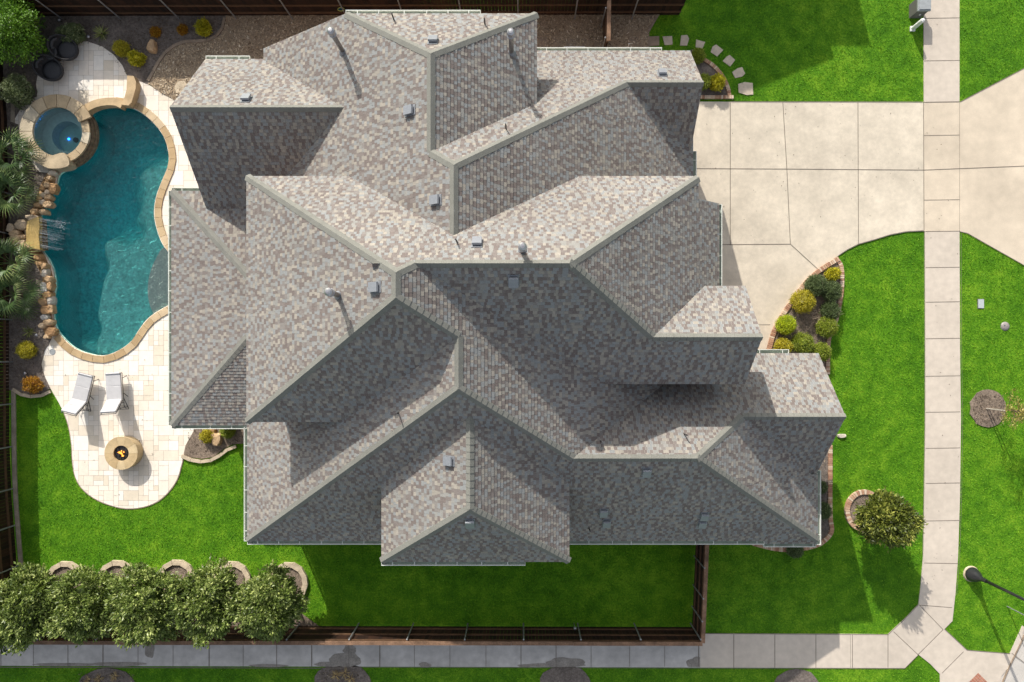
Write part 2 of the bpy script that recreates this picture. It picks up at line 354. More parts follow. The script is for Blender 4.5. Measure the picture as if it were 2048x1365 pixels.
# travertine patio as real tiles
PATIO_PX = [(145,86),(176,84),(205,94),(229,111),(246,132),(255,152),(273,160),(296,169),(325,188),(352,202),(420,260),(520,330),(520,870),(393,858),(384,870),(372,891),(368,911),(362,935),(355,958),(340,981),(317,1002),(287,1014),(252,1017),(217,1009),(188,996),(164,976),(151,952),(146,923),(144,888),(138,852),(129,826),(117,803),(103,779),(92,758),(84,729),(88,705),(100,682),(70,660),(60,600),(60,500),(70,420),(70,360),(40,300),(30,240),(50,205),(75,190),(73,170),(78,141),(88,117),(110,97)]
PATIO = pxs(PATIO_PX[:10])
PATIO = smooth(pxs(PATIO_PX[:10]), False, 3)+pxs(PATIO_PX[10:13])+smooth(pxs(PATIO_PX[13:31]), False, 3)+smooth(pxs(PATIO_PX[31:]), False, 3)
mb = MB(); sheet(mb, PATIO, .02, [POOL, SPAH], zb=-.02)
tag(mb.build('patio_base', M_['grout']), None, None, kind='structure')
def tile_layout():
    """random ashlar of rectangles on a .203 m module"""
    mod = .205; nx, ny = 76, 106; x0, y0 = -21.0, -8.0; used = np.zeros((nx, ny), bool); out = []; r_ = random.Random(3)
    for j in range(ny):
        for i in range(nx):
            if used[i, j]: continue
            opts = [(2, 3), (3, 2), (2, 2), (2, 2), (1, 2), (2, 1), (1, 1), (3, 3)]; r_.shuffle(opts)
            for a, b in opts+[(1, 1)]:
                if i+a <= nx and j+b <= ny and not used[i:i+a, j:j+b].any():
                    used[i:i+a, j:j+b] = True; out.append((x0+i*mod, y0+j*mod, a*mod, b*mod)); break
    return out
mb = MB(); r_ = random.Random(5); patio_tri = None
pc = ccw(PATIO)
loops = [[Vector((x, y, 0)) for x, y in pc], [Vector((x, y, 0)) for x, y in ccw(POOL)[::-1]], [Vector((x, y, 0)) for x, y in ccw(SPAH)[::-1]]]
flat = [p for l in loops for p in l]; tris = []
for t in tessellate_polygon(loops):
    tris.append(ccw([(flat[i].x, flat[i].y) for i in t]))
tb = [(min(p[0] for p in t), max(p[0] for p in t), min(p[1] for p in t), max(p[1] for p in t)) for t in tris]
for (x, y, a, b) in tile_layout():
    g = .004; tn = r_.random()
    rect = [(x+g, y+g), (x+a-g, y+g), (x+a-g, y+b-g), (x+g, y+b-g)]
    ins = [inside(p, pc) and not inside(p, POOL) and not inside(p, SPAH) for p in rect]
    if all(ins): mb.poly([(p[0], p[1], .032) for p in rect], 0, tn); continue
    for t, bb in zip(tris, tb):
        if bb[0] > x+a or bb[1] < x or bb[2] > y+b or bb[3] < y: continue
        q = rect
        for i in range(3):
            p, s = t[i], t[(i+1) % 3]; A, B = -(s[1]-p[1]), (s[0]-p[0]); q = clip(q, A, B, -(A*p[0]+B*p[1]))
            if len(q) < 3: break
        if len(q) >= 3: mb.poly([(p[0], p[1], .032) for p in q], 0, tn)
tag(mb.build('patio', M_['trav'], tone=True), None, None, kind='structure')

# planting beds
def bed(name, px, m, z=.05, holes=(), zb=-.02, sm=False):
    p = pxs(px); p = smooth(p, True, 4) if sm else p
    mb = MB(); sheet(mb, p, z, holes, zb=zb); return tag(mb.build(name, m), None, None, kind='structure')
PAT_TOP = [(75,194),(73,170),(78,141),(88,117),(110,97),(145,86),(176,84),(205,94),(229,111),(246,132),(255,152),(273,160),(296,169)]
EDGE1 = [(454,38),(449,59),(440,73),(422,84),(400,87),(381,87),(361,91),(337,106),(320,129),(308,152),(298,168)]
bed('planting_bed_soil', [(8,26),(454,26)]+EDGE1[1:]+PAT_TOP[::-1]+[(50,205),(30,240),(8,250)], M_['mulch'])
bed('bark_ground', [(454,26),(1320,20),(1298,66),(1296,140),(520,140),(470,240),(352,202),(325,188),(298,168)]+EDGE1[::-1][1:-1], M_['barkbed'])
WEST = [(10,240),(38,250),(45,300),(80,345),(104,348),(108,365),(98,395),(84,415),(75,440),(75,472),(79,500),(92,520),(103,545),(106,575),(103,600),(103,640),(107,658),(104,679),(90,703),(84,729),(90,752),(102,777),(88,786),(70,790),(50,787),(10,778)]
bed('rock_bed_soil', WEST, M_['mulch'], .055)
bed('corner_bed_soil', [(393,852),(384,870),(372,891),(368,911),(385,915),(405,918),(428,914),(447,899),(465,889),(500,886),(500,850)], M_['mulch2'])
FB = [(1530,705),(1542,664),(1558,632),(1577,604),(1602,569),(1634,539),(1675,515),(1683,534),(1684,572),(1680,607),(1671,645),(1658,680),(1657,750),(1600,760),(1540,760)]
bed('front_bed_soil', FB, M_['mulch2'])
JB = [(1640,890),(1662,898),(1662,950),(1662,1030),(1665,1060),(1650,1082),(1627,1094),(1585,1101),(1546,1099),(1504,1088),(1504,1070),(1590,1040),(1620,900)]
bed('side_bed_soil', JB, M_['mulch'])
DB = [(1385,100),(1405,115),(1426,129),(1446,151),(1458,176),(1462,198),(1370,198),(1360,110)]
bed('gable_bed_soil', DB, M_['mulch'])
for c in ((685,1366,58,40), (1130,1368,52,38), (215,1378,60,42), (1593,1374,46,36)):
    bed('tree_bed_soil', [(c[0]+c[2]*math.cos(q*.3142)*(1+.06*math.sin(q*2.3)), c[1]+c[3]*math.sin(q*.3142)) for q in range(20)], M_['mulch'], .03)
bed('tree_bed_soil', [(1975+36*math.cos(q*.3142)*(1+.05*math.sin(q*3)), 817+38*math.sin(q*.3142)) for q in range(20)], M_['mulch2'], .04)
bed('tree_bed_soil', [(1727+30*math.cos(q*.3142), 1020+33*math.sin(q*.3142)) for q in range(20)], M_['mulch2'], .06)
# two stained patches where soil washes over the lower walk
# loose bark chips
mb = MB(); r_ = random.Random(9)
BARK = ccw(pxs([(454,26),(1320,20),(1298,66),(1296,125),(520,125),(440,190),(352,202),(325,188),(298,168)]+EDGE1[::-1][1:-1]))
def scatter_chips(mb, poly, n, z, smin, smax, asp=.3):
    xs = [p[0] for p in poly]; ys = [p[1] for p in poly]; k = 0
    while k < n:
        x, y = r_.uniform(min(xs), max(xs)), r_.uniform(min(ys), max(ys))
        if not inside((x, y), poly): continue
        k += 1; a = r_.uniform(0, math.pi); l = r_.uniform(smin, smax); ww = l*asp*r_.uniform(.6, 1.4); tz = r_.uniform(-.02, .02)
        ca, sa = math.cos(a)*l, math.sin(a)*l; cb, sb = -math.sin(a)*ww, math.cos(a)*ww; zz = z+r_.uniform(.006, .03)
        mb.poly([(x-ca-cb, y-sa-sb, zz-tz), (x+ca-cb, y+sa-sb, zz+tz), (x+ca+cb, y+sa+sb, zz+tz*.8), (x-ca+cb, y-sa+sb, zz-tz)], 0, min(1, max(0, r_.gauss(.45, .25))))
scatter_chips(mb, BARK, 9500, .05, .025, .06)
tag(mb.build('bark_chips', M_['chips'], tone=True), 'loose tan bark chips covering the side yard strip behind the house', 'bark chips', kind='stuff')
mb = MB()
for pl, n in ((WEST, 900), ([(18,37),(454,38),(440,73),(381,87),(337,106),(298,168),(255,152),(205,94),(145,86),(88,117),(18,180)], 900), (FB, 500), (JB, 250), ([(380,858),(372,905),(430,910),(488,885),(488,856)], 220), ([(640,1340),(730,1340),(730,1365),(640,1365)], 160), ([(1945,790),(2005,790),(2005,850),(1945,850)], 300), ([(160,1345),(270,1345),(270,1365),(160,1365)], 160)):
    scatter_chips(mb, ccw(pxs(pl)), n, .05, .015, .04)
M_['litter'] = mat('leaf_litter', None, .95, tone=('L', [(0, (.05, .035, .025)), (.5, (.13, .10, .075)), (.8, (.25, .19, .13)), (1, (.42, .34, .24))]))
tag(mb.build('leaf_litter', M_['litter'], tone=True), 'dry leaf litter and twigs strewn over the planting beds', 'leaf litter', kind='stuff')

# short standing grass
LAWNS = [ccw(pxs(p)) for p in (
    [(32,790),(60,792),(90,788),(105,780),(117,803),(138,852),(144,888),(146,923),(151,952),(164,976),(188,996),(217,1009),(252,1017),(287,1014),(317,1002),(340,981),(355,958),(366,925),(405,920),(466,894),(492,890),(560,960),(1384,1040),(1382,1247),(610,1247),(600,1190),(60,1180),(40,1100),(32,960)],
    [(1322,0),(1300,66),(1310,100),(1390,100),(1412,108),(1446,140),(1464,170),(1470,203),(1844,204),(1844,-10)], [(1921,-10),(2060,-10),(2060,130),(1921,203)],
    [(1844,467),(1780,473),(1716,493),(1680,513),(1690,534),(1690,575),(1678,640),(1664,700),(1672,890),(1674,1066),(1655,1092),(1590,1110),(1415,1090),(1414,1265),(1774,1267),(1833,1208),(1838,1175),(1845,986),(1847,700)],
    [(1922,466),(1970,489),(2060,538),(2060,1170),(2044,1252),(2018,1304),(1936,1298),(1892,1257),(1906,1242),(1918,1117),(1924,840)],
    [(-10,1335),(1810,1338),(1836,1312),(1877,1350),(1877,1375),(-10,1375)])]
gr = np.random.default_rng(4); AV, AT = [], []
NOG = [(G(1727,1021),.9),(G(1975,817),.8)]+[(G(a_,b_),.85) for a_,b_ in ((133,1163),(236,1161),(355,1160),(465,1163),(578,1165))]+[(G(685,1372),1.15),(G(1130,1372),1.05),(G(215,1385),1.15),(G(1593,1378),.95)]
for poly in LAWNS:
    px_, py_ = np.array(poly).T; x0_, x1_, y0_, y1_ = px_.min(), px_.max(), py_.min(), py_.max()
    n_ = int((x1_-x0_)*(y1_-y0_)*300); X_ = gr.uniform(x0_, x1_, n_); Y_ = gr.uniform(y0_, y1_, n_); ins = np.zeros(n_, bool)
    for i in range(len(poly)):
        xa, ya = poly[i]; xb, yb = poly[i-1]
        if ya == yb: continue
        ins ^= ((ya > Y_) != (yb > Y_)) & (X_ < (xb-xa)*(Y_-ya)/(yb-ya)+xa)
    for (c_, r0_) in NOG: ins &= (X_-c_[0])**2+(Y_-c_[1])**2 > r0_**2
    X_, Y_ = X_[ins], Y_[ins]; n_ = len(X_); q_ = gr.uniform(0, 6.283, n_); h_ = gr.uniform(.03, .06, n_); w_ = gr.uniform(.008, .018, n_); ln = gr.uniform(.02, .06, n_); q2 = gr.uniform(0, 6.283, n_)
    A_ = np.stack([X_-np.cos(q_)*w_, Y_-np.sin(q_)*w_, np.zeros(n_)], 1); B_ = np.stack([X_+np.cos(q_)*w_, Y_+np.sin(q_)*w_, np.zeros(n_)], 1); C_ = np.stack([X_+np.cos(q2)*ln, Y_+np.sin(q2)*ln, h_], 1)
    AV.append(np.stack([A_, B_, C_], 1).reshape(-1, 3)); AT.append(np.clip(gr.normal(.5, .22, n_), 0, 1))
AV = np.concatenate(AV); AT = np.concatenate(AT); nT = len(AT)
me = bpy.data.meshes.new('grass'); me.vertices.add(nT*3); me.vertices.foreach_set('co', AV.ravel().astype('f')); me.loops.add(nT*3); me.loops.foreach_set('vertex_index', np.arange(nT*3, dtype='i')); me.polygons.add(nT); me.polygons.foreach_set('loop_start', np.arange(0, nT*3, 3, dtype='i'))
me.update(calc_edges=True); me.materials.append(M_['blade']); at = me.attributes.new('tone', 'FLOAT', 'FACE'); at.data.foreach_set('value', AT.astype('f'))
go = bpy.data.objects.new('grass', me); COL.objects.link(go); tag(go, 'short bright green grass blades standing over every lawn', 'grass', kind='stuff')

# concrete
mb = MB(); DR = [(1340,204),(1846,206),(1846,463)]+[(1811,465),(1780,471),(1748,481),(1716,490),(1694,501),(1675,513),(1634,539),(1602,569),(1577,604),(1558,632),(1542,664),(1530,705),(1528,740),(1340,740)]
sheet(mb, pxs(DR), .03, zb=-.02)
tag(mb.build('driveway', M_['concrete']), None, None, kind='structure')
mb = MB(); sheet(mb, pxs([(1918,206),(2110,106),(2110,562),(2048,531),(1970,487),(1935,467),(1918,463)]), .03, zb=-.02); sheet(mb, pxs([(1846,206),(1918,206),(1918,463),(1846,463)]), .03, zb=-.02)
M_['apron'] = mat('apron_concrete', (.565, .485, .38), .9, nz=(.4, .10, 2.2, .08, 45, .06), bump=(60, .3, .01))
tag(mb.build('driveway', M_['apron']), None, None, kind='structure')
LE = [(1846,-120),(1847,206)]; 
mb = MB(); sheet(mb, pxs([(1846,-140),(1918,-140),(1918,205.5),(1847,205.5)]), .034, zb=-.02)
sheet(mb, pxs([(1849,463.5),(1850,700),(1850,840),(1848,986),(1846,1109),(1840,1178),(1836,1209),(1806,1240),(1775,1269),(1690,1268),(1413,1267),(1400,1270),(1400,1335),(1810,1336),(1836,1309),(1860,1328),(1879,1348),(1881,1420),(1990,1420),(2002,1352),(2020,1330),(2036,1300),(2048,1255),(2044,1251),(2019,1307),(1933,1300),(1888,1258),(1904,1242),(1910,1186),(1915,1117),(1919,994),(1921,840),(1919,700),(1918,463.5)]), .034, zb=-.02)
tag(mb.build('sidewalk', M_['walk']), None, None, kind='structure')
mb = MB(); sheet(mb, pxs([(-130,1284),(1400,1284),(1400,1335),(700,1333),(-130,1331)]), .03, zb=-.02)
tag(mb.build('side_path', M_['walkold']), None, None, kind='structure')
mb = MB(); sheet(mb, pxs([(2002,1353),(2020,1331),(2036,1301),(2049,1255),(2060,1180),(2400,1180),(2400,1500),(1985,1500)]), .008)
tag(mb.build('road', M_['road']), None, None, kind='structure')
kerb('kerb', pxs([(1988,1400),(2000,1353),(2016,1333),(2031,1309),(2043,1283),(2048,1266),(2056,1200),(2060,1100)]), .05, 0, .06, M_['edgegrey'], None, None, piece=1.5, tone=False, kind='structure')
mb = MB()
def joint(a, b, wd=.012, z=.0385):
    a, b = Vector(G(*a)), Vector(G(*b)); n = (b-a).normalized(); n = Vector((-n.y, n.x))*wd
    mb.poly([(*(a-n), z), (*(b-n), z), (*(b+n), z), (*(a+n), z)])
for v in (38, 123, 205.5): joint((1847, v), (1918, v-1))
for v in (272, 401): joint((1847, v), (1918, v-1), .008)
for v in (464, 536, 605, 678, 753, 825, 897, 967, 1042): joint((1850, v), (1919, v-1))
joint((1847, 1126), (1915, 1127)); joint((1837, 1210), (1903, 1215))
for u in (1467, 1549, 1631, 1704, 1775): joint((u, 1268), (u, 1335))
joint((1700, 1268), (1700, 1335), .006)
for u in (3, 68, 137, 207, 277, 347, 419, 487, 554, 624, 698, 760, 829, 900, 972, 1042, 1112, 1182, 1259, 1329, 1397): joint((u, 1285), (u, 1333), rnd.choice((.008, .012, .018)))
for a, b in (((1838,1210),(1885,1259)), ((1885,1259),(1835,1309)), ((1835,1309),(1786,1263)), ((1926,1303),(1883,1346)), ((2022,1306),(2047,1325))): joint(a, b)
joint((1380,338),(1573,339)); joint((1573,339),(1846,341)); joint((1846,341),(2048,333)); joint((1440,490),(1580,489)); joint((1580,489),(1634,538))
for l in (((1460,205),(1460,490)), ((1565,206),(1573,339)), ((1573,339),(1580,489)), ((1715,206),(1716,490)), ((1846,206),(1847,464))): joint(*l)
joint((1918,206),(1918,463),.006); joint((1500,650),(1540,650),.009)
def lawn_edge(p, wd=.014):
    for a_, b_ in zip(p, p[1:]): joint(a_, b_, wd, .041)
lawn_edge([(1462,204.5),(1846,205)]); lawn_edge([(1676,512),(1694,500),(1716,489),(1748,480),(1780,470),(1811,464),(1846,462)]); lawn_edge([(1919,464),(1935,468),(1970,488),(2048,532)], .011); lawn_edge([(1919,205),(2060,131)])
lawn_edge([(1410,1267),(1775,1269),(1806,1240),(1836,1209)], .012); lawn_edge([(1888,1258),(1933,1300),(2019,1307)], .016); lawn_edge([(0,1334),(700,1336)], .016); lawn_edge([(700,1334),(1400,1336),(1808,1337),(1835,1310)], .009)
for p_ in ([(1921,466),(1922,700),(1924,840),(1922,994),(1918,1117),(1912,1190)], [(1847,466),(1848,840),(1846,986),(1844,1109)]): lawn_edge(p_, .006)
tag(mb.build('pavement_joints', M_['joint']), None, None, kind='structure')
# washed soil on the lower walk: thin irregular sheets of dirt
mb = MB()
for (u, v, a, b, sd) in ((690,1320,34,14,1), (700,1300,14,10,2), (660,1328,30,5,8), (1130,1324,36,10,3), (1394,1325,20,12,4), (850,1330,12,6,5), (235,1328,60,4,6), (130,1329,70,3,7), (540,1331,40,3,9), (1112,1330,60,4,11), (1050,1331,16,3,10), (300,1300,10,16,12)):
    pts = []
    for i in range(26):
        q = i/26*2*math.pi; k = 1+.3*noise.noise(Vector((math.cos(q)*1.6, math.sin(q)*1.6, sd*3.1))); pts.append(G(u+a*k*math.cos(q), min(v+b*k*math.sin(q), 1334)))
    sheet(mb, pts, .0312+.0006*sd)
M_['dirt'] = mat('washed_soil', (.27, .245, .215), .95, nz=(3, .2, 20, .2))
tag(mb.build('washed_soil', M_['dirt']), None, None, kind='structure')
mb = MB()
for i in range(4):
    for j in range(9):
        a = G3(1955-i*9-j*0, 1345+i*9); c = Vector((.0, .0, 0))
for j in range(-1, 9):
    for i in range(-1, 5):
        ux, uy = (.707, -.707); vx, vy = (-.707, -.707); o_ = G3(1955, 1345)
        p = lambda s, t: (o_.x+ux*s+vx*t, o_.y+uy*s+vy*t, .042)
        s0, t0 = i*.21, j*.105
        if s0 < 0 or t0 < 0 or s0 > .75: continue
        mb.poly([p(s0+.005, t0+.005), p(s0+.005, t0+.1), p(s0+.205, t0+.1), p(s0+.205, t0+.005)], 0, rnd.random()*.4)
tag(mb.build('kerb_ramp_pavers', mat('red_pavers', None, .9, nz=(9, .15), tone=('L', [(0, (.36, .15, .10)), (1, (.48, .26, .18))])), tone=True), 'red brick tactile pavers set into the corner ramp', 'pavers')

mb = MB(); r_ = random.Random(14)
for i in range(150):
    if i < 70: u, v = r_.uniform(1400, 1840), r_.uniform(210, 500)
    elif i < 110: u, v = r_.uniform(1852, 1916), r_.uniform(0, 1200)
    else: u, v = r_.uniform(100, 350), r_.uniform(720, 1000)
    if 110 <= i and not inside(G(u, v), PATIO): continue
    if i < 70 and not inside(G(u, v), pxs(DR)): continue
    x, y = G(u, v); a = r_.uniform(0, 6.28); l = r_.uniform(.015, .035); ww = l*.4
    mb.poly([(x+math.cos(a)*l, y+math.sin(a)*l, .048), (x-math.sin(a)*ww, y+math.cos(a)*ww, .055), (x-math.cos(a)*l, y-math.sin(a)*l, .047), (x+math.sin(a)*ww, y-math.cos(a)*ww, .05)], 0, r_.uniform(0, .6))
tag(mb.build('fallen_leaves', M_['litter'], tone=True), 'a few small fallen leaves dotted over driveway, sidewalk and patio', 'leaf litter', kind='stuff')
# ------------------------------------------------------------------ edgings
kerb('stone_edging', smooth(pxs(EDGE1), False, 5), .12, 0, .09, M_['edgegrey'], 'curved brown stone edging between dark mulch and bark strip', 'edging', piece=.45, jit=.006, tone=False)
kerb('stone_edging', pxs([(1320,28),(1298,66)]), .1, 0, .08, M_['edgegrey'], 'short straight stone edging between bark strip and front lawn', 'edging', piece=.45, tone=False)
kerb('stone_edging', smooth(pxs([(29,776),(45,786),(60,790),(75,790),(90,786),(105,778)]), False, 4)[::1], .13, 0, .09, M_['edge'], 'small curved stone edging below the rock bed by the left fence', 'edging', piece=.4, jit=.006, tone=False)
kerb('stone_edging', smooth(pxs([(366,909),(385,917),(405,920),(430,915),(448,901),(466,891),(492,887)]), False, 5), .13, 0, .1, M_['edge'], 'wavy pale stone edging around the corner bed under the eave', 'edging', piece=.4, jit=.006, tone=False)
kerb('mow_strip', pxs([(23,130),(23,400),(24,780),(25,900),(27,980),(33,1060),(40,1140),(52,1240)])[::-1], .17, 0, .05, M_['mow'], 'stained concrete mow strip along the foot of the left fence', 'edging', piece=1.2, jit=.004, tone=False)
bk = dict(piece=.085, gap=.012, jit=.004)
kerb('brick_border', smooth(pxs([(1530,708),(1542,664),(1558,632),(1577,604),(1602,569),(1634,539),(1676,513)]), False, 6), .17, 0, .13, M_['brick'], 'brick border of the front bed curving along the driveway', 'brick border', 'brick borders', **bk)
kerb('brick_border', smooth(pxs([(1674,516),(1685,534),(1686,572),(1682,607),(1673,645),(1660,680),(1658,750)]), False, 6), .16, 0, .1, M_['brick'], 'brick border of the front bed on its lawn side', 'brick border', 'brick borders', **bk)
kerb('brick_border', smooth(pxs([(1663,890),(1663,950),(1663,1030),(1666,1062),(1650,1084),(1627,1096),(1585,1103),(1546,1101),(1502,1090)]), False, 6), .17, 0, .1, M_['brick'], 'brick border wrapping the bed round the front house corner', 'brick border', 'brick borders', **bk)
kerb('brick_border', smooth(pxs([(1400,113),(1426,129),(1446,151),(1458,176),(1462,199)]), False, 6), .15, 0, .1, M_['brick'], 'curved brick border of the small gable bed beside the stepping stones', 'brick border', 'brick borders', **bk)
kerb('brick_border', pxs([(1466,199),(1370,199)]), .13, 0, .1, M_['brick'], 'straight brick border of the small gable bed along the driveway', 'brick border', 'brick borders', **bk)
kerb('brick_border', smooth([(G(1727, 1021)[0]+.62*math.cos(q*.3142), G(1727, 1021)[1]+.68*math.sin(q*.3142)) for q in range(20)][::-1], True, 3)[::-1], .18, 0, .13, M_['brick'], 'brick ring around the front lawn tree', 'brick border', 'brick borders', piece=.085, gap=.012, jit=.004, closed=True)
kerb('paving_edge', smooth(pxs(PATIO_PX[13:31]), False, 3)[::-1], .035, -.01, .025, M_['edgegrey'], 'thin dark edge strip round the rounded lower patio', 'edging', tone=False)

# ------------------------------------------------------------------ stones and boulders
def rock_mesh(rx, ry, rz, seed, tone, sub=2, flat=.0):
    bm = bmesh.new(); bmesh.ops.create_icosphere(bm, subdivisions=sub, radius=1)
    for v in bm.verts:
        n = noise.noise(v.co*1.3+Vector((seed*7.3, seed*1.7, 0)))*.35+noise.noise(v.co*3+Vector((seed, 0, 3)))*.12; c = v.co*(1+n)
        c = Vector((max(-.85, min(.85, c.x)), max(-.85, min(.85, c.y)), max(-.5, min(.62, c.z)))); v.co = Vector((c.x*rx*1.12, c.y*ry*1.12, c.z*rz*1.3))
    me = bpy.data.meshes.new('boulder'); bm.to_mesh(me); bm.free(); me.materials.append(M_['rock'])
    at = me.attributes.new('tone', 'FLOAT', 'FACE'); at.data.foreach_set('value', [tone]*len(me.polygons)); return me
ROCKS = [(105,346,9,6,.8),(100,357,6,5,.6),(94,371,7,6,.55),(86,378,6,6,.35),(106,378,8,11,.35),(95,384,5,5,.7),(88,391,7,6,.7),(80,397,6,5,.4),(98,395,7,7,.5),(85,405,7,6,.75),(96,409,9,7,.55),(76,410,7,6,.45),(86,424,8,6,.6),(63,436,12,6,.72),(20,456,9,9,.7),(42,450,13,11,.68),(45,474,9,5,.55),(30,478,12,9,.62),(42,487,10,8,.65),(57,492,11,6,.6),(66,503,10,6,.35),(76,515,9,8,.3),(79,527,8,6,.4),(88,533,7,7,.45),(90,546,6,9,.85),(97,559,8,7,.5),(99,573,6,9,.4),(89,576,8,11,1),(94,590,10,7,.35),(87,604,9,9,.42),(101,602,7,11,.88),(91,620,12,9,.3),(102,619,6,10,.5),(90,634,8,7,.95),(97,646,10,8,.55),(84,652,7,6,.65),(102,664,11,9,.2),(94,673,6,5,.6),(28,468,11,8,.6),(24,490,8,10,.5),(34,497,8,7,.6),(70,424,8,6,.5),(72,497,7,5,.6)]
ordw = ['first','second','third','fourth','fifth','sixth','seventh','eighth','ninth','tenth','eleventh','twelfth','thirteenth','fourteenth','fifteenth','sixteenth','seventeenth','eighteenth','nineteenth','twentieth']
tones = ['dark rusty brown', 'orange brown', 'tan', 'sandy', 'pale cream', 'pale grey']
for i, (u, v, a, b, t) in enumerate(ROCKS):
    hz = .10+.10*rnd.random()+(.25 if 432 < v < 500 else .08)
    s = (H-hz)/FP; x, y = G(u, v, hz)
    o = bpy.data.objects.new('boulder', rock_mesh(a*s, b*s, .16+.3*hz, i+1, t)); COL.objects.link(o); o.location = (x, y, hz*.6); 
    tn = tones[min(5, int(t*5.2))]
    rank = sorted(range(len(ROCKS)), key=lambda j: (ROCKS[j][1], ROCKS[j][0])).index(i)
    size = 'large' if a*b > 80 else ('small' if a*b < 45 else 'medium')
    if rank < 12: where = ordw[rank]+' from the hot tub end of the pool rocks'
    elif rank > len(ROCKS)-19: where = ordw[len(ROCKS)-1-rank]+' from the bottom end of the pool rocks'
    else: where = ordw[rank-12]+' among the rocks around the waterfall ledge, counted downward'
    tag(o, size+' '+tn+' boulder, '+where, 'boulder', 'boulders along the pool edge')
def lone_rock(name, u, v, a, b, hz, t, label, seed):
    s = H/FP; x, y = G(u, v); o = bpy.data.objects.new(name, rock_mesh(a*s, b*s, hz, seed, t, 3)); COL.objects.link(o); o.location = (x, y, hz*.4); tag(o, label, 'rock')
lone_rock('rock', 308, 97, 9, 13, .22, .5, 'pinkish tan rock alone in the dark upper bed', 50)
lone_rock('rock', 437, 878, 10, 13, .25, .55, 'pinkish rock in the corner bed under the eave', 51)
lone_rock('rock', 428, 862, 7, 8, .2, .3, 'rusty rock beside the yellow plant in the corner bed', 52)
lone_rock('rock', 1682, 872, 9, 4, .08, .85, 'small pale flat stone on the lawn beside the front gable', 53)
def flagstone(u, v, pts, m, label, group=None, z=.03, name='stepping_stone'):
    mb = MB(); c = G(u, v); P = [(a*H/FP, -b*H/FP) for a, b in pts]; P = ccw(P)
    mb.poly([(x, y, z) for x, y in P]); ins = [(x*1.02, y*1.02) for x, y in P]
    for i in range(len(P)):
        p, q = P[i], P[(i+1) % len(P)]; mb.poly([(p[0], p[1], -.02), (q[0], q[1], -.02), (q[0], q[1], z), (p[0], p[1], z)])
    o = mb.build(name, m); o.location = (c[0], c[1], 0); return tag(o, label, 'stepping stone', group)
STN = [(1335,82,[(-10,-8),(9,-9),(10,8),(-6,9)]),(1368,82,[(-6,-10),(6,-11),(10,-4),(6,10),(-8,10)]),(1399,90,[(-7,-10),(11,-5),(5,10),(-8,5)]),(1433,102,[(-1,-12),(13,-1),(1,12),(-12,3),(-8,-8)]),(1459,123,[(0,-12),(11,-2),(1,11),(-14,0),(-6,-9)]),(1478,146,[(-4,-8),(6,-11),(12,2),(6,8),(-8,11),(-14,-1)]),(1491,178,[(-15,-9),(-2,-13),(14,-11),(15,12),(2,13),(-14,8)])]
od = ['first', 'second', 'third', 'fourth', 'fifth', 'sixth', 'seventh and largest']
for k, (u, v, p) in enumerate(STN): flagstone(u, v, p, M_['stepstone'], od[k]+' pale stepping stone, counted from the bark strip to the driveway', 'stepping stones curving round the gable bed')
for k, (u, v, w_) in enumerate(((1305,84,13),(1266,86,11),(1194,86,9),(1171,86,8),(1141,88,11),(1113,86,8),(1085,86,9))):
    flagstone(u, v, [(-w_,-9),(w_,-10),(w_*1.0,8),(-w_*.8,10)], M_['edgegrey'], ['big brown flagstone where the bark strip meets the lawn','brown square flagstone in bark just right of the divider fence','brown flagstone in bark just left of the divider fence','brown flagstone, second left of the divider fence','widest brown flagstone in the bark by the outdoor unit','brown flagstone between the widest one and the house corner','brown flagstone nearest the upper roof corner'][k], 'flagstones sunk in the bark strip', z=.062)
flagstone(362, 176, [(-13,2),(-4,-12),(9,-13),(14,-3),(6,13),(-8,12)], M_['edge'], 'tan flagstone in the bark beside the left wing roof', z=.07)

# ------------------------------------------------------------------ swimming pool
pool = thing('swimming_pool', (*G(215, 460), 0), 'freeform swimming pool with sandstone coping and teal water', 'swimming pool')
mb = MB(); pl = ccw(POOL)
def sst(t): t = min(1, max(0, t)); return t*t*(3-2*t)
def zfloor(x, y):  # sunlit and shaded patches of the pool are put into the floor's depth
    u = x/(H/FP)+CX; v = CY-y/(H/FP)
    wob = 14*noise.noise(Vector((x*1.3, y*1.3, 0)))
    s1 = sst((u+wob-150-22*sst((640-v)/180))/36)*sst((v+wob-425)/70); s2 = sst((u+wob-222)/60)*sst((v+wob-270)/70); s3 = sst((v-655)/40)*.8
    d = 1.62-1.08*max(s1, s2, s3)
    return -d
n = len(pl); base = len(mb.v)
c = (sum(p[0] for p in pl)/n, sum(p[1] for p in pl)/n)
for p, q in zip(pl, pl[1:]+pl[:1]):
    mb.poly([(q[0], q[1], -.02), (p[0], p[1], -.02), (p[0], p[1], zfloor(*p)-.15), (q[0], q[1], zfloor(*q)-.15)])
xs = [p[0] for p in pl]; ys = [p[1] for p in pl]; gx = np.arange(min(xs)-.3, max(xs)+.5, .12); gy = np.arange(min(ys)-.3, max(ys)+.5, .12)
idx = {}
for i, x in enumerate(gx):
    for j, y in enumerate(gy): idx[i, j] = len(mb.v); mb.v.append((x, y, zfloor(x, y)))
for i in range(len(gx)-1):
    for j in range(len(gy)-1): mb.f.append((idx[i, j], idx[i+1, j], idx[i+1, j+1], idx[i, j+1])); mb.m.append(0); mb.t.append(0)
mb.build('basin', M_['plaster'], pool, smooth=True)
def ribbon(mb, A, B, z0, z1, step_gap=True):
    for i in range(len(A)-1):
        a, b, c_, d = A[i], A[i+1], B[i+1], B[i]; q = ccw([a, b, c_, d]); mb.poly([(x, y, z1) for x, y in q])
        for p, s in zip(q, q[1:]+q[:1]): mb.poly([(p[0], p[1], z0), (s[0], s[1], z0), (s[0], s[1], z1), (p[0], p[1], z1)])
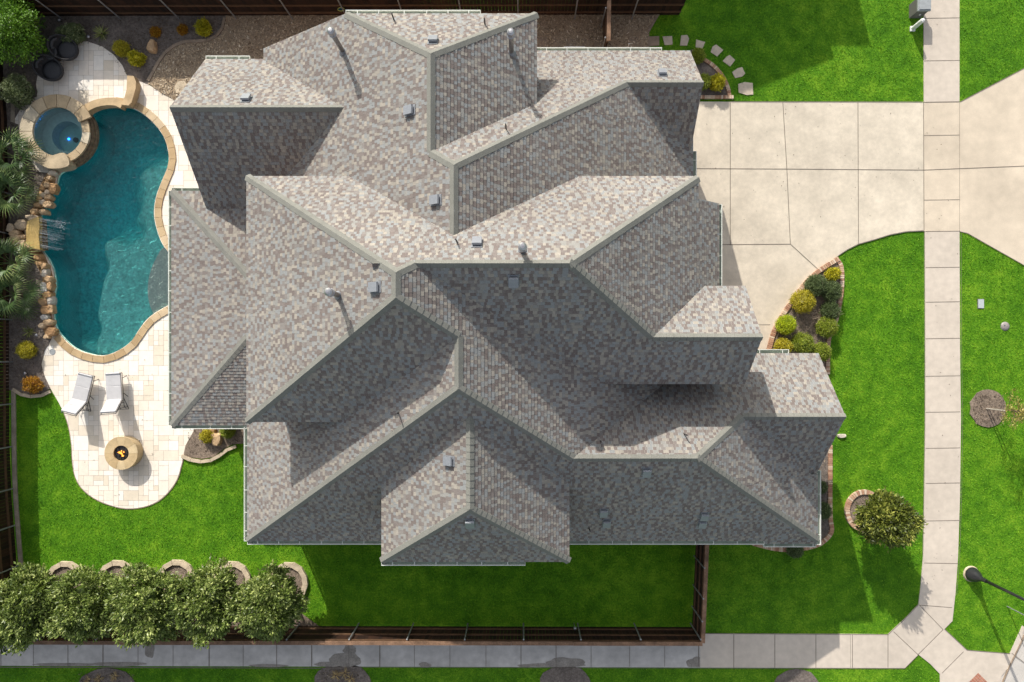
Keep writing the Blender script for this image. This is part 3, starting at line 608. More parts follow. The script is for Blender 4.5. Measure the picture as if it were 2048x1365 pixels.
cop = resample(smooth(pxs(POOL_PX[:30]), False, 8), .42)
mb = MB()
A = offset(cop, -.03); B = offset(cop, -.31)
if inside(B[5], POOL): A = offset(cop, .03); B = offset(cop, .31)
for i in range(len(A)-1):
    fa = lambda P, k, t: (P[k][0]+(P[k+1][0]-P[k][0])*t, P[k][1]+(P[k+1][1]-P[k][1])*t)
    q = ccw([fa(A, i, .015), fa(A, i, .985), fa(B, i, .985), fa(B, i, .015)]); tn = rnd.random()
    mb.poly([(x, y, .07) for x, y in q], 0, tn)
    for p, s in zip(q, q[1:]+q[:1]): mb.poly([(p[0], p[1], -.03), (s[0], s[1], -.03), (s[0], s[1], .07), (p[0], p[1], .07)], 0, tn)
M_['coping2'] = mat('sandstone_coping_blocks', None, .8, nz=(2.5, .12, 25, .08), bump=(30, .3, .01), tone=('L', [(0, (.40, .28, .15)), (.5, (.48, .355, .205)), (1, (.56, .44, .29))]))
mb.build('coping', M_['coping2'], pool, tone=True)
mb = MB(); sheet(mb, smooth(pxs([(325,492),(303,520),(291,555),(289,590),(296,618),(308,632),(340,625),(375,600),(385,560),(360,520)]), True, 4), -.25, zb=-1.8)
mb.build('shallow_ledge', M_['ledge'], pool)
mb = MB(); mb.lathe([(0.001, .005), (.12, .005), (.13, -.01)], 20, (*G(106, 704), .04)); mb.build('skimmer_lid', M_['utilgrey'], pool)
def watervol(poly, ztop, zbot):
    mb = MB(); p = ccw(poly); sheet(mb, p, ztop)
    n0 = len(mb.f); m2 = MB(); sheet(m2, p, zbot); k = len(mb.v); mb.v += m2.v
    for f in m2.f: mb.f.append(tuple(k+i for i in reversed(f))); mb.m.append(0); mb.t.append(0)
    for i in range(len(p)): j = (i+1) % len(p); mb.f.append((k+i, k+j, j, i)); mb.m.append(0); mb.t.append(0)
    return mb
tag(watervol([(p[0], p[1]) for p in offset(ccw(POOL), -.004, True)], -.1, -2.2).build('pool_water', M_['water']), None, None, kind='structure')
# raised bond beam between the upper patio and the pool
mb = MB(); A = pxs([(257,153),(259,175),(254,192),(247,207),(240,207)], .35); 
bb = pxs([(255,152),(268,153),(273,165),(272,178),(264,205),(258,212),(243,210),(250,195),(254,180)], .35)
sheet(mb, bb, .38, zb=0); mb.build('raised_wall', M_['coping'], pool)
arc = smooth(pxs([(160,218),(172,208),(190,200),(212,196),(232,197),(247,203)], .3), False, 5); mb = MB(); ribbon(mb, arc, offset(arc, .3), -.05, .3); mb.build('raised_wall', M_['coping'], pool)

# hot tub
spa = thing('hot_tub', (*SPA_C, 0), 'round raised hot tub with flagstone rim and blue light beside the pool', 'hot tub')
mb = MB(); r_ = random.Random(4)
nseg = 16
for i in range(nseg):
    a0, a1 = 2*math.pi*i/nseg+.008, 2*math.pi*(i+1)/nseg-.008
    low = -math.pi*.34 < ((a0+a1)/2+math.pi) % (2*math.pi)-math.pi < .25
    ro = 1.28 if low else 1.5; zt = .36 if low else .45
    P = [(SPA_C[0]+r*math.cos(a), SPA_C[1]+r*math.sin(a)) for r, a in [(.98, a0), (.98, (a0+a1)/2), (.98, a1), (ro, a1), (ro, (a0+a1)/2), (ro, a0)]]
    P = ccw(P); tn = r_.random(); mb.poly([(x, y, zt) for x, y in P], 0, tn)
    for p, s in zip(P, P[1:]+P[:1]): mb.poly([(p[0], p[1], zt-.09), (s[0], s[1], zt-.09), (s[0], s[1], zt), (p[0], p[1], zt)], 0, tn)
M_['spastone2'] = mat('flagstone_blocks', None, .8, nz=(2.2, .2, 20, .1), bump=(20, .5, .02), tone=('L', [(0, (.36, .27, .16)), (.5, (.45, .36, .24)), (1, (.50, .44, .33))]))
mb.build('rim', M_['spastone2'], spa, tone=True)
mb = MB()
for ro, z0, z1 in ((1.24, -.1, .33), (1.33, -.1, .2), (1.4, -.1, .06)):
    mb.lathe([(ro, z0), (ro, z1), (1.0, z1)], 64, (*SPA_C, 0))
mb.build('outer_wall', M_['stonedark'], spa, smooth=False)
mb = MB(); mb.lathe([(1.0, .34), (1.0, -.15), (.62, -.18), (.6, -.6), (.001, -.62)], 48, (*SPA_C, 0)); mb.build('shell', M_['spaplaster'], spa)
mb = MB(); mb.lathe([(.001, -.56), (.1, -.56), (.11, -.63)], 16, (SPA_C[0]+.1, SPA_C[1]-.02, 0)); mb.build('drain', M_['black'], spa)
mb = MB(); mb.lathe([(.001, .045), (.03, .035), (.045, 0)], 12, (SPA_C[0]-.2, SPA_C[1]+.02, -.6)); mb.build('pool_light', mat('blue_lamp', (.1, .4, 1), .3, emis=((.02, .25, 1), 5)), spa)
tag(watervol(circle(SPA_C, .99, 40), .3, -.7).build('spa_water', M_['spawater']), None, None, kind='structure')
mb = MB(); bl = smooth(pxs([(86,330),(100,338),(125,338),(142,330),(132,308),(110,312),(92,318)], .4), True, 3); sheet(mb, bl, .5, zb=0); mb.build('corner_block', M_['spastone'], spa)

# rock bank under the boulders along the pool edge
mb = MB(); sheet(mb, smooth(pxs([(98,346),(110,350),(111,372),(101,396),(88,416),(78,436),(70,440),(62,430),(74,405),(80,380)]), True, 3), .075, zb=-1.0)
sheet(mb, smooth(pxs([(76,498),(84,502),(95,522),(105,545),(108,572),(104,600),(105,634),(111,656),(100,676),(90,664),(88,640),(86,600),(88,560),(80,540),(68,515)]), True, 3), .075, zb=-1.0)
tag(mb.build('rock_bank', mat('rock_bank', (.36, .235, .125), .9, nz=(3.5, .35, 11, .3, 40, .15), bump=(9, 1, .1))), None, None, kind='structure')
# waterfall ledge
fl = thing('waterfall_ledge', (*G(66, 468), 0), 'flat yellow flagstone waterfall ledge spilling into the pool', 'waterfall')
mb = MB(); sheet(mb, pxs([(54,443),(77,433),(79,455),(77,470),(80,500),(66,497),(53,488),(52,465)], .6), .6, zb=.42); mb.build('slab', mat('wet_sandstone', (.40, .28, .10), .35, nz=(2.5, .25, 18, .12), bump=(12, .5, .03)), fl)
mb = MB(); sheet(mb, pxs([(50,440),(76,436),(80,498),(50,492)], .4), .42, zb=-.1); mb.build('stone_base', M_['stonedark'], fl)
mb = MB(); r_ = random.Random(2)
for i in range(46):
    v = r_.uniform(436, 496); a = G3(79, v, .58); l = r_.uniform(.35, .85)*(1 if v < 462 else .7); b = a+Vector((l, -l*r_.uniform(.0, .25), -.66)); m_ = (a+b)/2+Vector((.02, 0, .14)); wd = Vector((0, r_.uniform(.004, .016), 0))
    mb.poly([a-wd, m_-wd, m_+wd, a+wd]); mb.poly([m_-wd, b-wd*1.4, b+wd*1.4, m_+wd])
tag(mb.build('falling_water', M_['falls'], fl), None, None, kind='stuff')
mb = MB()
for i in range(420):
    cu, cv, rr = (117, 448, 16) if i % 2 else (104, 478, 11)
    q = r_.uniform(0, 6.28); d = rr*abs(r_.gauss(0, .55)); x, y = G(cu+d*math.cos(q), cv+d*math.sin(q), -.1); s_ = r_.uniform(.005, .014)
    mb.poly([(x+s_*math.cos(k*1.05)*r_.uniform(.6, 1.3), y+s_*math.sin(k*1.05), -.092) for k in range(6)])
tag(mb.build('splash_foam', M_['foam'], fl), None, None, kind='stuff')

# ------------------------------------------------------------------ the house
P_ = dict(zA=6.09, zB=6.1714, zC=3.2466, zW=3.5026, zK=5.7489, zM=6.0467, zJ=3.4716)
def Wp(n, q=.6959): return (q, 0, -q*n)
def Ep(n, q): return (-q, 0, q*n)
def Np(n, p): return (0, -p, p*n)
def Sp(n, p): return (0, p, -p*n)
WA, EA, NA = Wp(-14.3727), Ep(9.6682, .6655), Np(17.4191, .9444)
EF, NF, SD = Ep(11.1376, .6655), Np(14.4357, .9593), Sp(3.9065, .9593)
NW, SW = Np(14.36, .9454), Sp(1.5963, .9454)
WB, NB, SB, EB1 = Wp(-17.6459), Np(11.4695, 1.0756), Sp(-8.0507, 1.0426), Ep(11.6932, .6655)
EB2, SB1, NM = Ep(13.56, .79), Sp(-6.45, 1.085), Np(8.8545, .9138)
WC, SC, NH, EH, SJ = Wp(-14.5901), Sp(-10.0455, .981), Np(3.6189, .981), Ep(15.7338, .6557), Sp(-7.6575, .981)
WK, EK, SK = Wp(-11.9872, .7729), Ep(9.0178, .7729), Sp(-12.1817, 1.0545)
WL, NL, SL = (.3229, 0, -.3229*-22.7286), (0, -.3229, .3229*16.0185), (0, .3229, -.3229*-12.5926)
def zp(P, x, y): return P[0]*x+P[1]*y+P[2]
def X3(*pl):
    A, B = [], []
    for t in pl:
        if t[0] == 'x': A.append([1, 0, 0]); B.append(t[1])
        elif t[0] == 'y': A.append([0, 1, 0]); B.append(t[1])
        elif t[0] == 'z': A.append([0, 0, 1]); B.append(t[1])
        else: A.append([-t[0], -t[1], 1]); B.append(t[2])
    return Vector(np.linalg.solve(np.array(A, float), np.array(B, float)))
yr1 = X3(WA, EA, NF).y; yC1 = X3(WC, EB1, SB).y; xH1 = X3(SC, EB1, NH).x
FACES = []
def face(P, rect, le=(), ge=(), hp=()):
    """P plane; rect plan x0,x1,y0,y1; le: P below these planes; ge: P above these; hp extra half planes"""
    x0, x1, y0, y1 = rect; q = [(x0, y0), (x1, y0), (x1, y1), (x0, y1)]
    for Q in le: q = clip(q, Q[0]-P[0], Q[1]-P[1], Q[2]-P[2]) if len(q) > 2 else q
    for Q in ge: q = clip(q, P[0]-Q[0], P[1]-Q[1], P[2]-Q[2]) if len(q) > 2 else q
    for h in hp: q = clip(q, *h) if len(q) > 2 else q
    if len(q) > 2 and abs(area(q)) > .01: FACES.append((P, ccw(q)))
xAE = 9.6682-6.09/.6655; yAN = 17.4191-6.09/.9444
face(WA, (-9.2, 3, yr1, yAN), (EA, NA)); face(EA, (-4, xAE, 2, yAN), (WA, NA)); face(NA, (-9.2, xAE, 5, yAN), (WA, EA))
yFN = 14.4357-3.2466/.9593
face(WA, (-9.2, 3, 2.5, yr1), (EF, NF)); face(EF, (-4, 6.24, 2.5, 7.9), (WA, NF)); face(EF, (-4, 5.6, 7.9, yFN), (WA, NF)); face(NF, (-6, 6.13, 2.5, yFN), (WA, EF))
face(NF, (1, 6.13, 5, yFN), (SD,), (EF,)); face(SD, (1.5, 6.13, 7.25, 10), (NF,))
face(NW, (-11.3, -4.6, 5, 10.62), (SW,)); face(SW, (-11.3, -4.6, 5.25, 9), (NW,))
xBW = 6.1714/.6959-17.6459; yBN = 11.4695-6.1714/1.0756; yBS = 6.1714/1.0426-8.0507
face(WB, (xBW, 0, yBS, yBN), (NB, SB, EB1)); face(NB, (xBW, 5.65, 1, yBN), (WB, EB1)); face(SB, (xBW, 3, yBS, 3), (WB, EB1))
face(EB1, (-6, 5.3, yC1, yBN), (NB, SB, WB)); face(EB1, (-6, 6, -7, yC1), (WC, SC))
face(NB, (-4, 5.66, 1, yBN), (SB1, EB2), (EB1,)); face(EB2, (0, 5.66, -2, yBN), (NB, SB1)); ySS = 6.0467/1.085-6.45-.05
face(SB1, (-4, 7.22, ySS, 3), (NB, EB2)); face(SB1, (3, 7.22, ySS, 3), (NM,), (EB2,)); face(NM, (2.5, 7.22, 0, 2.237), (SB1,))
ST = (-.79, 0, 13.56*.79); face(ST, (5.66, 6.52, 2.1, 4.99))
xCW, yCS = 3.2466/.6959-14.5901, 3.2466/.981-10.0455
face(WC, (xCW, 3, yCS, -2.25), (EB1, SC)); face(WC, (-8.6, 3, -2.25, 2), (EB1, SC))
face(SC, (xCW, xH1, yCS, 3), (WC, EB1)); face(SC, (xH1, 8.85, yCS, 0), (NH, EH)); face(SC, (8.85, 10.76, yCS-.13, 0), (NH, EH))
face(NH, (-1, 10.69, -3.5, .08), (SC, EH)); face(NH, (5, 10.69, -4, .08), (SJ,), (EH,)); face(SJ, (6, 10.69, -4.35, -1.5), (NH,))
face(EH, (3, 10.76, -7, -4.3), (NH, SC)); face(EH, (3, 10.4, -4.3, 0), (NH, SC))
xKW, xKE, yKS = 5.7489/.7729-11.9872, 9.0178-5.7489/.7729, 5.7489/1.0545-12.1817
face(WK, (xKW, 0, yKS, -1), (EK, SK)); face(EK, (-3, xKE, yKS, -1), (WK, SK)); face(SK, (xKW, xKE, yKS, -3), (WK, EK))
xLW, yLS, yLN = 3.2466/.3229-22.7286, 3.2466/.3229-12.5926, 16.0185-3.2466/.3229
face(WL, (xLW, -8.3, yLS, yLN), (NL, SL)); face(NL, (xLW, -8.3, 0, yLN), (WL,)); face(SL, (xLW, -8.3, yLS, 2), (WL,))

house = thing('house', (0, 1, 0), 'sprawling house with steep brown and grey shingle roof in many hips and gables', 'house')
def shingles(mb, P, poly, r_):
    m = math.hypot(P[0], P[1]); ux, uy = P[0]/m, P[1]/m; ex, ey = -uy, ux
    k = math.sqrt(1+m*m); exp_ = .116/k
    d = [p[0]*ux+p[1]*uy for p in poly]; e = [p[0]*ex+p[1]*ey for p in poly]
    d0, d1, e0, e1 = min(d), max(d), min(e), max(e)
    q0 = [(e[i], d[i]) for i in range(len(poly))]; q0 = ccw(q0)
    rows = int((d1-d0)/exp_)+1
    zc = P[2]
    for r in range(rows):
        lo = d0+r*exp_; hi = lo+exp_
        strip = clip(clip(q0, 0, 1, -lo), 0, -1, hi)
        if len(strip) < 3 or abs(area(strip)) < 1e-5: continue
        s0 = min(p[0] for p in strip); s1 = max(p[0] for p in strip); x = s0-r_.uniform(0, .25); last = -1
        while x < s1:
            w_ = r_.choice((.08, .10, .115, .135, .16)); t = clip(clip(strip, 1, 0, -x), -1, 0, x+w_-.004)
            lo2 = last >= .5 if r_.random() < .78 else last < .5; tn = r_.random()*.5+(0 if lo2 else .5)
            last = tn; lift = .012+r_.choice((0, .007))
            x += w_
            if len(t) < 3 or abs(area(t)) < 2e-5: continue
            pts = []; lows = []
            for (a, b) in t:
                X, Y = a*ex+b*ux, a*ey+b*uy; f = 1-(b-lo)/exp_; z = P[0]*X+P[1]*Y+zc+.004+lift*f
                pts.append((X, Y, z)); 
                if b-lo < 1e-5: lows.append((X, Y, z, a))
            n = (pts[1][0]-pts[0][0])*(pts[2][1]-pts[1][1])-(pts[1][1]-pts[0][1])*(pts[2][0]-pts[1][0])
            if n < 0: pts = pts[::-1]
            mb.poly(pts, 0, tn)
            if len(lows) >= 2:
                a, b = min(lows, key=lambda q: q[3]), max(lows, key=lambda q: q[3])
                mb.poly([(a[0], a[1], a[2]-.03), (b[0], b[1], b[2]-.03), b[:3], a[:3]], 0, tn)
mb = MB(); r_ = random.Random(21)
for P, q in FACES: shingles(mb, P, q, r_)
roof = mb.build('roof', M_['shingle'], house, tone=True)
HM = roof.matrix_parent_inverse.copy()
def part(mb, name, mats, par, **k):
    o = mb.build(name, mats, None, **k); o.parent = par
    if par is house: o.matrix_parent_inverse = HM
    return o       # children of roof: roof has no own transform, so world coordinates carry through
mb = MB()
for P, q in FACES:
    T = [(x, y, zp(P, x, y)-.002) for x, y in q]; B = [(x, y, zp(P, x, y)-.17) for x, y in q]
    mb.poly(T); mb.poly(B[::-1])
    for i in range(len(q)): j = (i+1) % len(q); mb.poly([B[i], B[j], T[j], T[i]])
part(mb, 'soffit_and_fascia', M_['fascia'], roof)
# ridge and hip caps
def caps(a, b, P, Q, mb, wd=.135):
    a, b = Vector(a), Vector(b); d = (b-a); L = d.length; d.normalize(); n = max(1, int(L/.2)); st = L/n
    W_ = []
    for pl in (P, Q):
        nn_ = Vector((-pl[0], -pl[1], 1)).normalized(); t = nn_.cross(d).normalized()
        o_ = Q if pl is P else P; mid = (a+b)/2+t*.2
        if zp(pl, mid.x, mid.y) > zp(o_, mid.x, mid.y): t = -t
        W_.append((t, nn_))
    up = (W_[0][1]+W_[1][1]).normalized()
    for i in range(n):
        s = a+d*(i*st); e = a+d*((i+1)*st+.02); ls, le_ = .034, .018
        if a.z > b.z+.3: ls, le_ = .018, .034
        for (t, nn_) in W_:
            w_ = wd+rnd.uniform(-.006, .006)
            q = [s+up*ls, e+up*le_, e+t*w_+nn_*(le_-.004), s+t*w_+nn_*(ls-.004)]
            if (q[1]-q[0]).cross(q[2]-q[1]).z < 0: q = q[::-1]
            mb.poly(q)
            lo_ = q[:]; 
            for k1, k2 in ((0, 1), (1, 2), (2, 3), (3, 0)):
                p1, p2 = q[k1], q[k2]; mb.poly([p1-up*.03, p2-up*.03, p2, p1])
mb = MB()
pt = dict(A1=X3(WA, NA, ('z', 6.09)), A2=X3(EA, NA, ('z', 6.09)), A3=X3(WA, EA, NA), r1=X3(WA, EA, NF), r2=X3(WA, EF, NF), r3=X3(WA, EF, NB), Dr=X3(EF, NF, SD), Dg=X3(('x', 6.13), NF, SD),
    Wr=X3(WA, NW, SW), Wg=X3(('x', -11.3), NW, SW), Bnw=X3(WB, NB, ('x', xBW)), Bsw=X3(WB, SB, ('x', xBW)), Br1=X3(WB, NB, EB1), Br2=X3(WB, SB, EB1), Br3=X3(NB, EB1, SB1), Br4=X3(NB, EB2, SB1),
    Bne=X3(NB, EB2, ('x', 5.66)), Mr=X3(NM, EB2, SB1), Mg=X3(NM, ('x', 7.22), SB1), C1=X3(WC, EB1, SB), C2=X3(WC, EB1, SC), Csw=X3(WC, SC, ('x', xCW)), H1=X3(SC, EB1, NH), H2=X3(SC, EH, NH), Hse=X3(SC, EH, ('x', 10.76)),
    Jr=X3(SJ, EH, NH), Jg=X3(SJ, ('x', 10.69), NH), K1=X3(WK, EK, SK), K2=X3(WK, EK, SC), Ksw=X3(WK, SK, ('x', xKW)), Kse=X3(EK, SK, ('x', xKE)), Lnw=X3(WL, NL, ('x', xLW)), Lsw=X3(WL, SL, ('x', xLW)), Ln2=X3(WL, NL, ('x', -8.35)), Ls2=X3(WL, SL, ('x', -8.35)))
for a, b, P, Q in (('A1','A3',WA,NA),('A2','A3',EA,NA),('A3','r1',WA,EA),('r1','r2',WA,NF),('r2','r3',WA,EF),('r2','Dr',EF,NF),('Dr','Dg',NF,SD),('Wg','Wr',NW,SW),('Bnw','Br1',WB,NB),('Bsw','Br2',WB,SB),('Br1','Br2',WB,EB1),('Br1','Br3',NB,EB1),('Br3','Br4',NB,SB1),('Bne','Br4',NB,EB2),('Mr','Br4',EB2,SB1),('Mr','Mg',NM,SB1),('C1','Br2',SB,EB1),('C1','C2',WC,EB1),('Csw','C2',WC,SC),('H1','C2',SC,EB1),('H1','H2',SC,NH),('Hse','H2',SC,EH),('Jr','H2',NH,EH),('Jr','Jg',NH,SJ),('Ksw','K1',WK,SK),('Kse','K1',EK,SK),('K1','K2',WK,EK),('Lnw','Ln2',WL,NL),('Lsw','Ls2',WL,SL)):
    caps(pt[a], pt[b], P, Q, mb)
part(mb, 'ridge_cap', M_['cap'], roof)
# gutters
def gutter(a, b, nrm, strap=.75):
    """a,b plan ends (x,y,z of the eave edge); nrm outward"""
    a, b, n = Vector(a), Vector(b), Vector(nrm); d = (b-a); L = d.length; d.normalize(); mb = MB(); z0 = a.z-.03
    def bar(s0, s1, o0, o1, za, zb, mi):
        P = [a+d*s+n*o for s in (s0, s1) for o in (o0, o1)]; q = [P[0], P[2], P[3], P[1]]
        B = [(p.x, p.y, za) for p in q]; T = [(p.x, p.y, zb) for p in q]
        if area([t[:2] for t in T]) < 0: T = T[::-1]; B = B[::-1]
        mb.poly(T, mi); mb.poly(B[::-1], mi)
        for i in range(4): j = (i+1) % 4; mb.poly([B[i], B[j], T[j], T[i]], mi)
    bar(0, L, -.005, .115, z0-.12, z0-.10, 0); bar(0, L, -.02, -.005, z0-.12, z0+.005, 0); bar(0, L, .115, .135, z0-.12, z0+.01, 1)
    bar(-.012, 0, -.02, .135, z0-.12, z0+.01, 1); bar(L, L+.012, -.02, .135, z0-.12, z0+.01, 1)
    s = .35
    while s < L-.1: bar(s, s+.022, -.005, .115, z0-.002, z0+.006, 1); s += strap*rnd.uniform(.85, 1.15)
    part(mb, 'gutter', [M_['gutter'], M_['gutterlip']], roof)
def g2(u, z): return (u-CX)*(H-z)/FP
gutter((xLW, yLS, 3.24), (xLW, yLN, 3.24), (-1, 0, 0)); gutter((xLW, yLN, 3.24), (-10.2, yLN, 3.24), (0, 1, 0)); gutter((xLW, yLS, 3.24), (-9.98, yLS, 3.24), (0, -1, 0), .9)
gutter((xCW, yCS, 3.24), (xCW, -2.6, 3.24), (-1, 0, 0)); gutter((xCW, yCS, 3.24), (xKW+.2, yCS, 3.24), (0, -1, 0)); gutter((xKE-.2, yCS, 3.24), (8.83, yCS, 3.24), (0, -1, 0))
gutter((8.88, yCS-.13, 3.11), (10.76, yCS-.13, 3.11), (0, -1, 0)); gutter((10.76, yCS-.13, 3.24), (10.76, -4.2, 3.24), (1, 0, 0))
gutter((xKW, yKS, 5.74), (.13, yKS, 5.74), (0, -1, 0)); gutter((pt['A1'].x, yAN, 6.08), (g2(960, 6.1), yAN, 6.08), (0, 1, 0)); gutter((-11.3, 10.62, 3.53), (-9.75, 10.62, 3.53), (0, 1, 0))
gutter((xAE+.05, yFN, 3.24), (g2(1323, 3.2), yFN, 3.24), (0, 1, 0)); gutter((6.24, 5.9, 3.26), (6.24, 7.4, 3.26), (1, 0, 0)); gutter((6.52, 2.2, 5.45), (6.52, 4.99, 5.45), (1, 0, 0)); gutter((g2(1500, 3.47), .08, 3.46), (g2(1578, 3.47), .08, 3.46), (0, 1, 0))
# downspouts
for (x, y, z) in ((xCW+.35, yCS+.35, 3.1), (10.5, -4.1, 3.1), (6.0, 6.2, 3.1), (-11.0, 10.3, 3.3)):
    mb = MB(); mb.box(x-.04, x+.04, y-.04, y+.04, .05, z); part(mb, 'downspout', M_['gutterlip'], house)
# walls
def walls(rect, fn, m=M_['brickwall']):
    x0, x1, y0, y1 = rect; mb = MB(); c = [(x0, y0), (x1, y0), (x1, y1), (x0, y1)]
    for i in range(4):
        a, b = c[i], c[(i+1) % 4]; n = 14
        for k in range(n):
            p = (a[0]+(b[0]-a[0])*k/n, a[1]+(b[1]-a[1])*k/n); q = (a[0]+(b[0]-a[0])*(k+1)/n, a[1]+(b[1]-a[1])*(k+1)/n)
            mb.poly([(*p, -.05), (*q, -.05), (*q, fn(*q)-.18), (*p, fn(*p)-.18)])
    part(mb, 'wall', m, house)
mn = lambda *pl: (lambda x, y: min(zp(P, x, y) for P in pl))
walls((-8.8, .1, 3, yAN-.4), mn(WA, EA, NA)); walls((-5, 5.8, 3, yFN-.4), mn(WA, EF, NF)); walls((3, 5.72, 7.62, yFN-.41), mn(NF, SD)); walls((-10.9, -6, 5.6, 10.2), mn(NW, SW))
bmain = mn(WB, NB, SB, EB1); beast = mn(NB, SB1, EB2)
walls((-8.36, 1, yBS+.4, yBN-.4), bmain); walls((-1, 5.25, ySS+.4, yBN-.42), beast); walls((2, 6.85, ySS+.4, 1.85), mn(SB1, NM)); walls((5, 6.2, 2.6, 4.65), lambda x, y: 5.5)
cm, hm = mn(WC, EB1, SC), mn(NH, SC, EH)
walls((xCW+.4, 10.36, yCS+.4, -2.2), lambda x, y: cm(x, y) if x < 1.5 else hm(x, y)); walls((6, 10.3, -4, -.3), mn(NH, SJ)); walls((xKW+.4, xKE-.4, yKS+.4, -2), mn(WK, EK, SK))
for y in (-2.1, 1.7, 5.5):
    mb = MB(); mb.box(-12.3, -11.95, y-.17, y+.17, 0, 3.12); mb.box(-12.36, -11.89, y-.23, y+.23, 0, .25); part(mb, 'porch_column', M_['brickwall'], house)
mb = MB(); mb.box(-12.25, -12.0, yLS+.3, yLN-.3, 2.85, 3.1); part(mb, 'porch_beam', M_['fascia'], house)
def window(x, y, z, w_, h_, ax):
    mb = MB(); g = MB()
    if ax[0]:
        s = ax[0]; xs_ = sorted((x, x+s*.05)); mb.box(*xs_, y-w_/2, y+w_/2, z, z+h_); xg = sorted((x+s*.05, x+s*.06)); g.box(*xg, y-w_/2+.06, y+w_/2-.06, z+.06, z+h_-.06)
    else:
        s = ax[1]; ys_ = sorted((y, y+s*.05)); mb.box(x-w_/2, x+w_/2, *ys_, z, z+h_); yg = sorted((y+s*.05, y+s*.06)); g.box(x-w_/2+.06, x+w_/2-.06, *yg, z+.06, z+h_-.06)
    f = part(mb, 'window', M_['fascia'], house); o = g.build('pane', M_['glass']); o.parent = f
for x in (-8, -6, 3, 5, 7.5, 9.3): window(x, yCS+.4, 1, 1.1, 1.4, (0, -1))
for x in (-3, -.5): window(x, yKS+.4, 1, 1.2, 1.5, (0, -1)); window(x, yKS+.4, 3.8, 1.2, 1.3, (0, -1))
for y in (-5.5, -3.6): window(xCW+.4, y, 1, 1.1, 1.4, (-1, 0)); window(10.36, y, 1, 1.1, 1.4, (1, 0))
for y in (0, 2, 4): window(-8.36, y, .5, 1.4, 2, (-1, 0))
for x in (-8, -3.5, -1): window(x, yAN-.4, 3.6 if x > -5 else 1.2, 1, 1.3, (0, 1))
mb = MB(); mb.box(6.2, 6.24, 2.75, 4.55, 0, 2.3); gd = part(mb, 'garage_door', M_['fascia'], house)
mb = MB(); mb.box(6.24, 6.27, 3.55, 3.75, .9, .93); o = mb.build('handle', M_['black']); o.parent = gd
mb = MB(); mb.box(10.3, 10.35, -2.6, -1.6, 0, 2.2); fd = part(mb, 'front_door', mat('door_wood', (.12, .05, .03), .5), house)
mb = MB(); mb.box(10.35, 10.4, -2.5, -2.45, .95, 1.1); o = mb.build('handle', M_['black']); o.parent = fd

def hit(u, v):
    best = None; dx, dy = (u-CX)/FP, (CY-v)/FP
    for P, q in FACES:
        a = (H-P[2])/(1+P[0]*dx+P[1]*dy)          # H - z = a ; z = P0*dx*a + P1*dy*a + P2
        x, y = dx*a, dy*a
        if inside((x, y), q) and (best is None or H-a > best[0].z): best = (Vector((x, y, H-a)), P)
    return best
# box vents
VENTS = [(866,84),(821,222),(873,401),(954,488),(1027,561),(752,575),(900,922),(940,1044),(1293,943),(1207,1024),(1213,1045),(1408,1031),(1404,1046),(493,200),(1324,149)]
for (u, v) in VENTS:
    p, P = hit(u, v); m = math.hypot(P[0], P[1]); up = Vector((P[0]/m, P[1]/m, m)).normalized(); nr = Vector((-P[0], -P[1], 1)).normalized(); sd = up.cross(nr)
    M = Matrix((sd, up, nr)).transposed().to_4x4() @ Matrix.Diagonal((.8, .8, .9, 1)); M.translation = p
    mb = MB(); mb.box(-.19, .19, -.26, .26, .012, .03, M=M)
    mb.box(-.145, .145, -.15, .15, .03, .10, M=M)
    T = [(-.165, -.24, .085), (.165, -.24, .085), (.165, -.21, .15), (-.165, -.21, .15), (-.165, .19, .15), (.165, .19, .15), (.165, .21, .09), (-.165, .21, .09)]
    T = [M @ Vector(t) for t in T]
    for f in ((0, 1, 2, 3), (3, 2, 5, 4), (4, 5, 6, 7), (0, 3, 4, 7), (1, 6, 5, 2), (0, 7, 6, 1)): mb.poly([T[i] for i in f])
    part(mb, 'roof_vent', M_['ventmetal'], roof)
# flues
for (bu, bv, h_) in ((686,104,1.35), (1023,106,1.3), (677,591,.95), (1045,503,.75)):
    p, P = hit(bu, bv); mb = MB(); mb.tube([p-Vector((0, 0, .1)), p+Vector((0, 0, h_))], .075, 16)
    fp = part(mb, 'flue_pipe', M_['flue'], house, smooth=True)
    mb = MB(); mb.lathe([(.16, -.12), (.12, .03), (.085, .1), (.075, .11)], 18, tuple(p)); o = mb.build('flashing', M_['ventmetal']); o.parent = fp
    mb = MB(); mb.lathe([(.001, .155), (.06, .15), (.11, .10), (.118, .06), (.118, -.04), (.10, -.05), (.10, -.10), (.12, -.11), (.12, -.14), (.08, -.15)], 20, (p.x, p.y, p.z+h_)); o = mb.build('rain_cap', M_['galv'], smooth=False); o.parent = fp
for (u, v) in ((788,40),(970,50),(1012,258),(914,484),(1368,868),(797,826),(1201,883),(1178,1057)):
    q = hit(u, v)
    if not q: continue
    p = q[0]; mb = MB(); mb.tube([p-Vector((0, 0, .1)), p+Vector((0, 0, .42))], .024, 8); part(mb, 'vent_pipe', M_['pipe_dark'], roof)

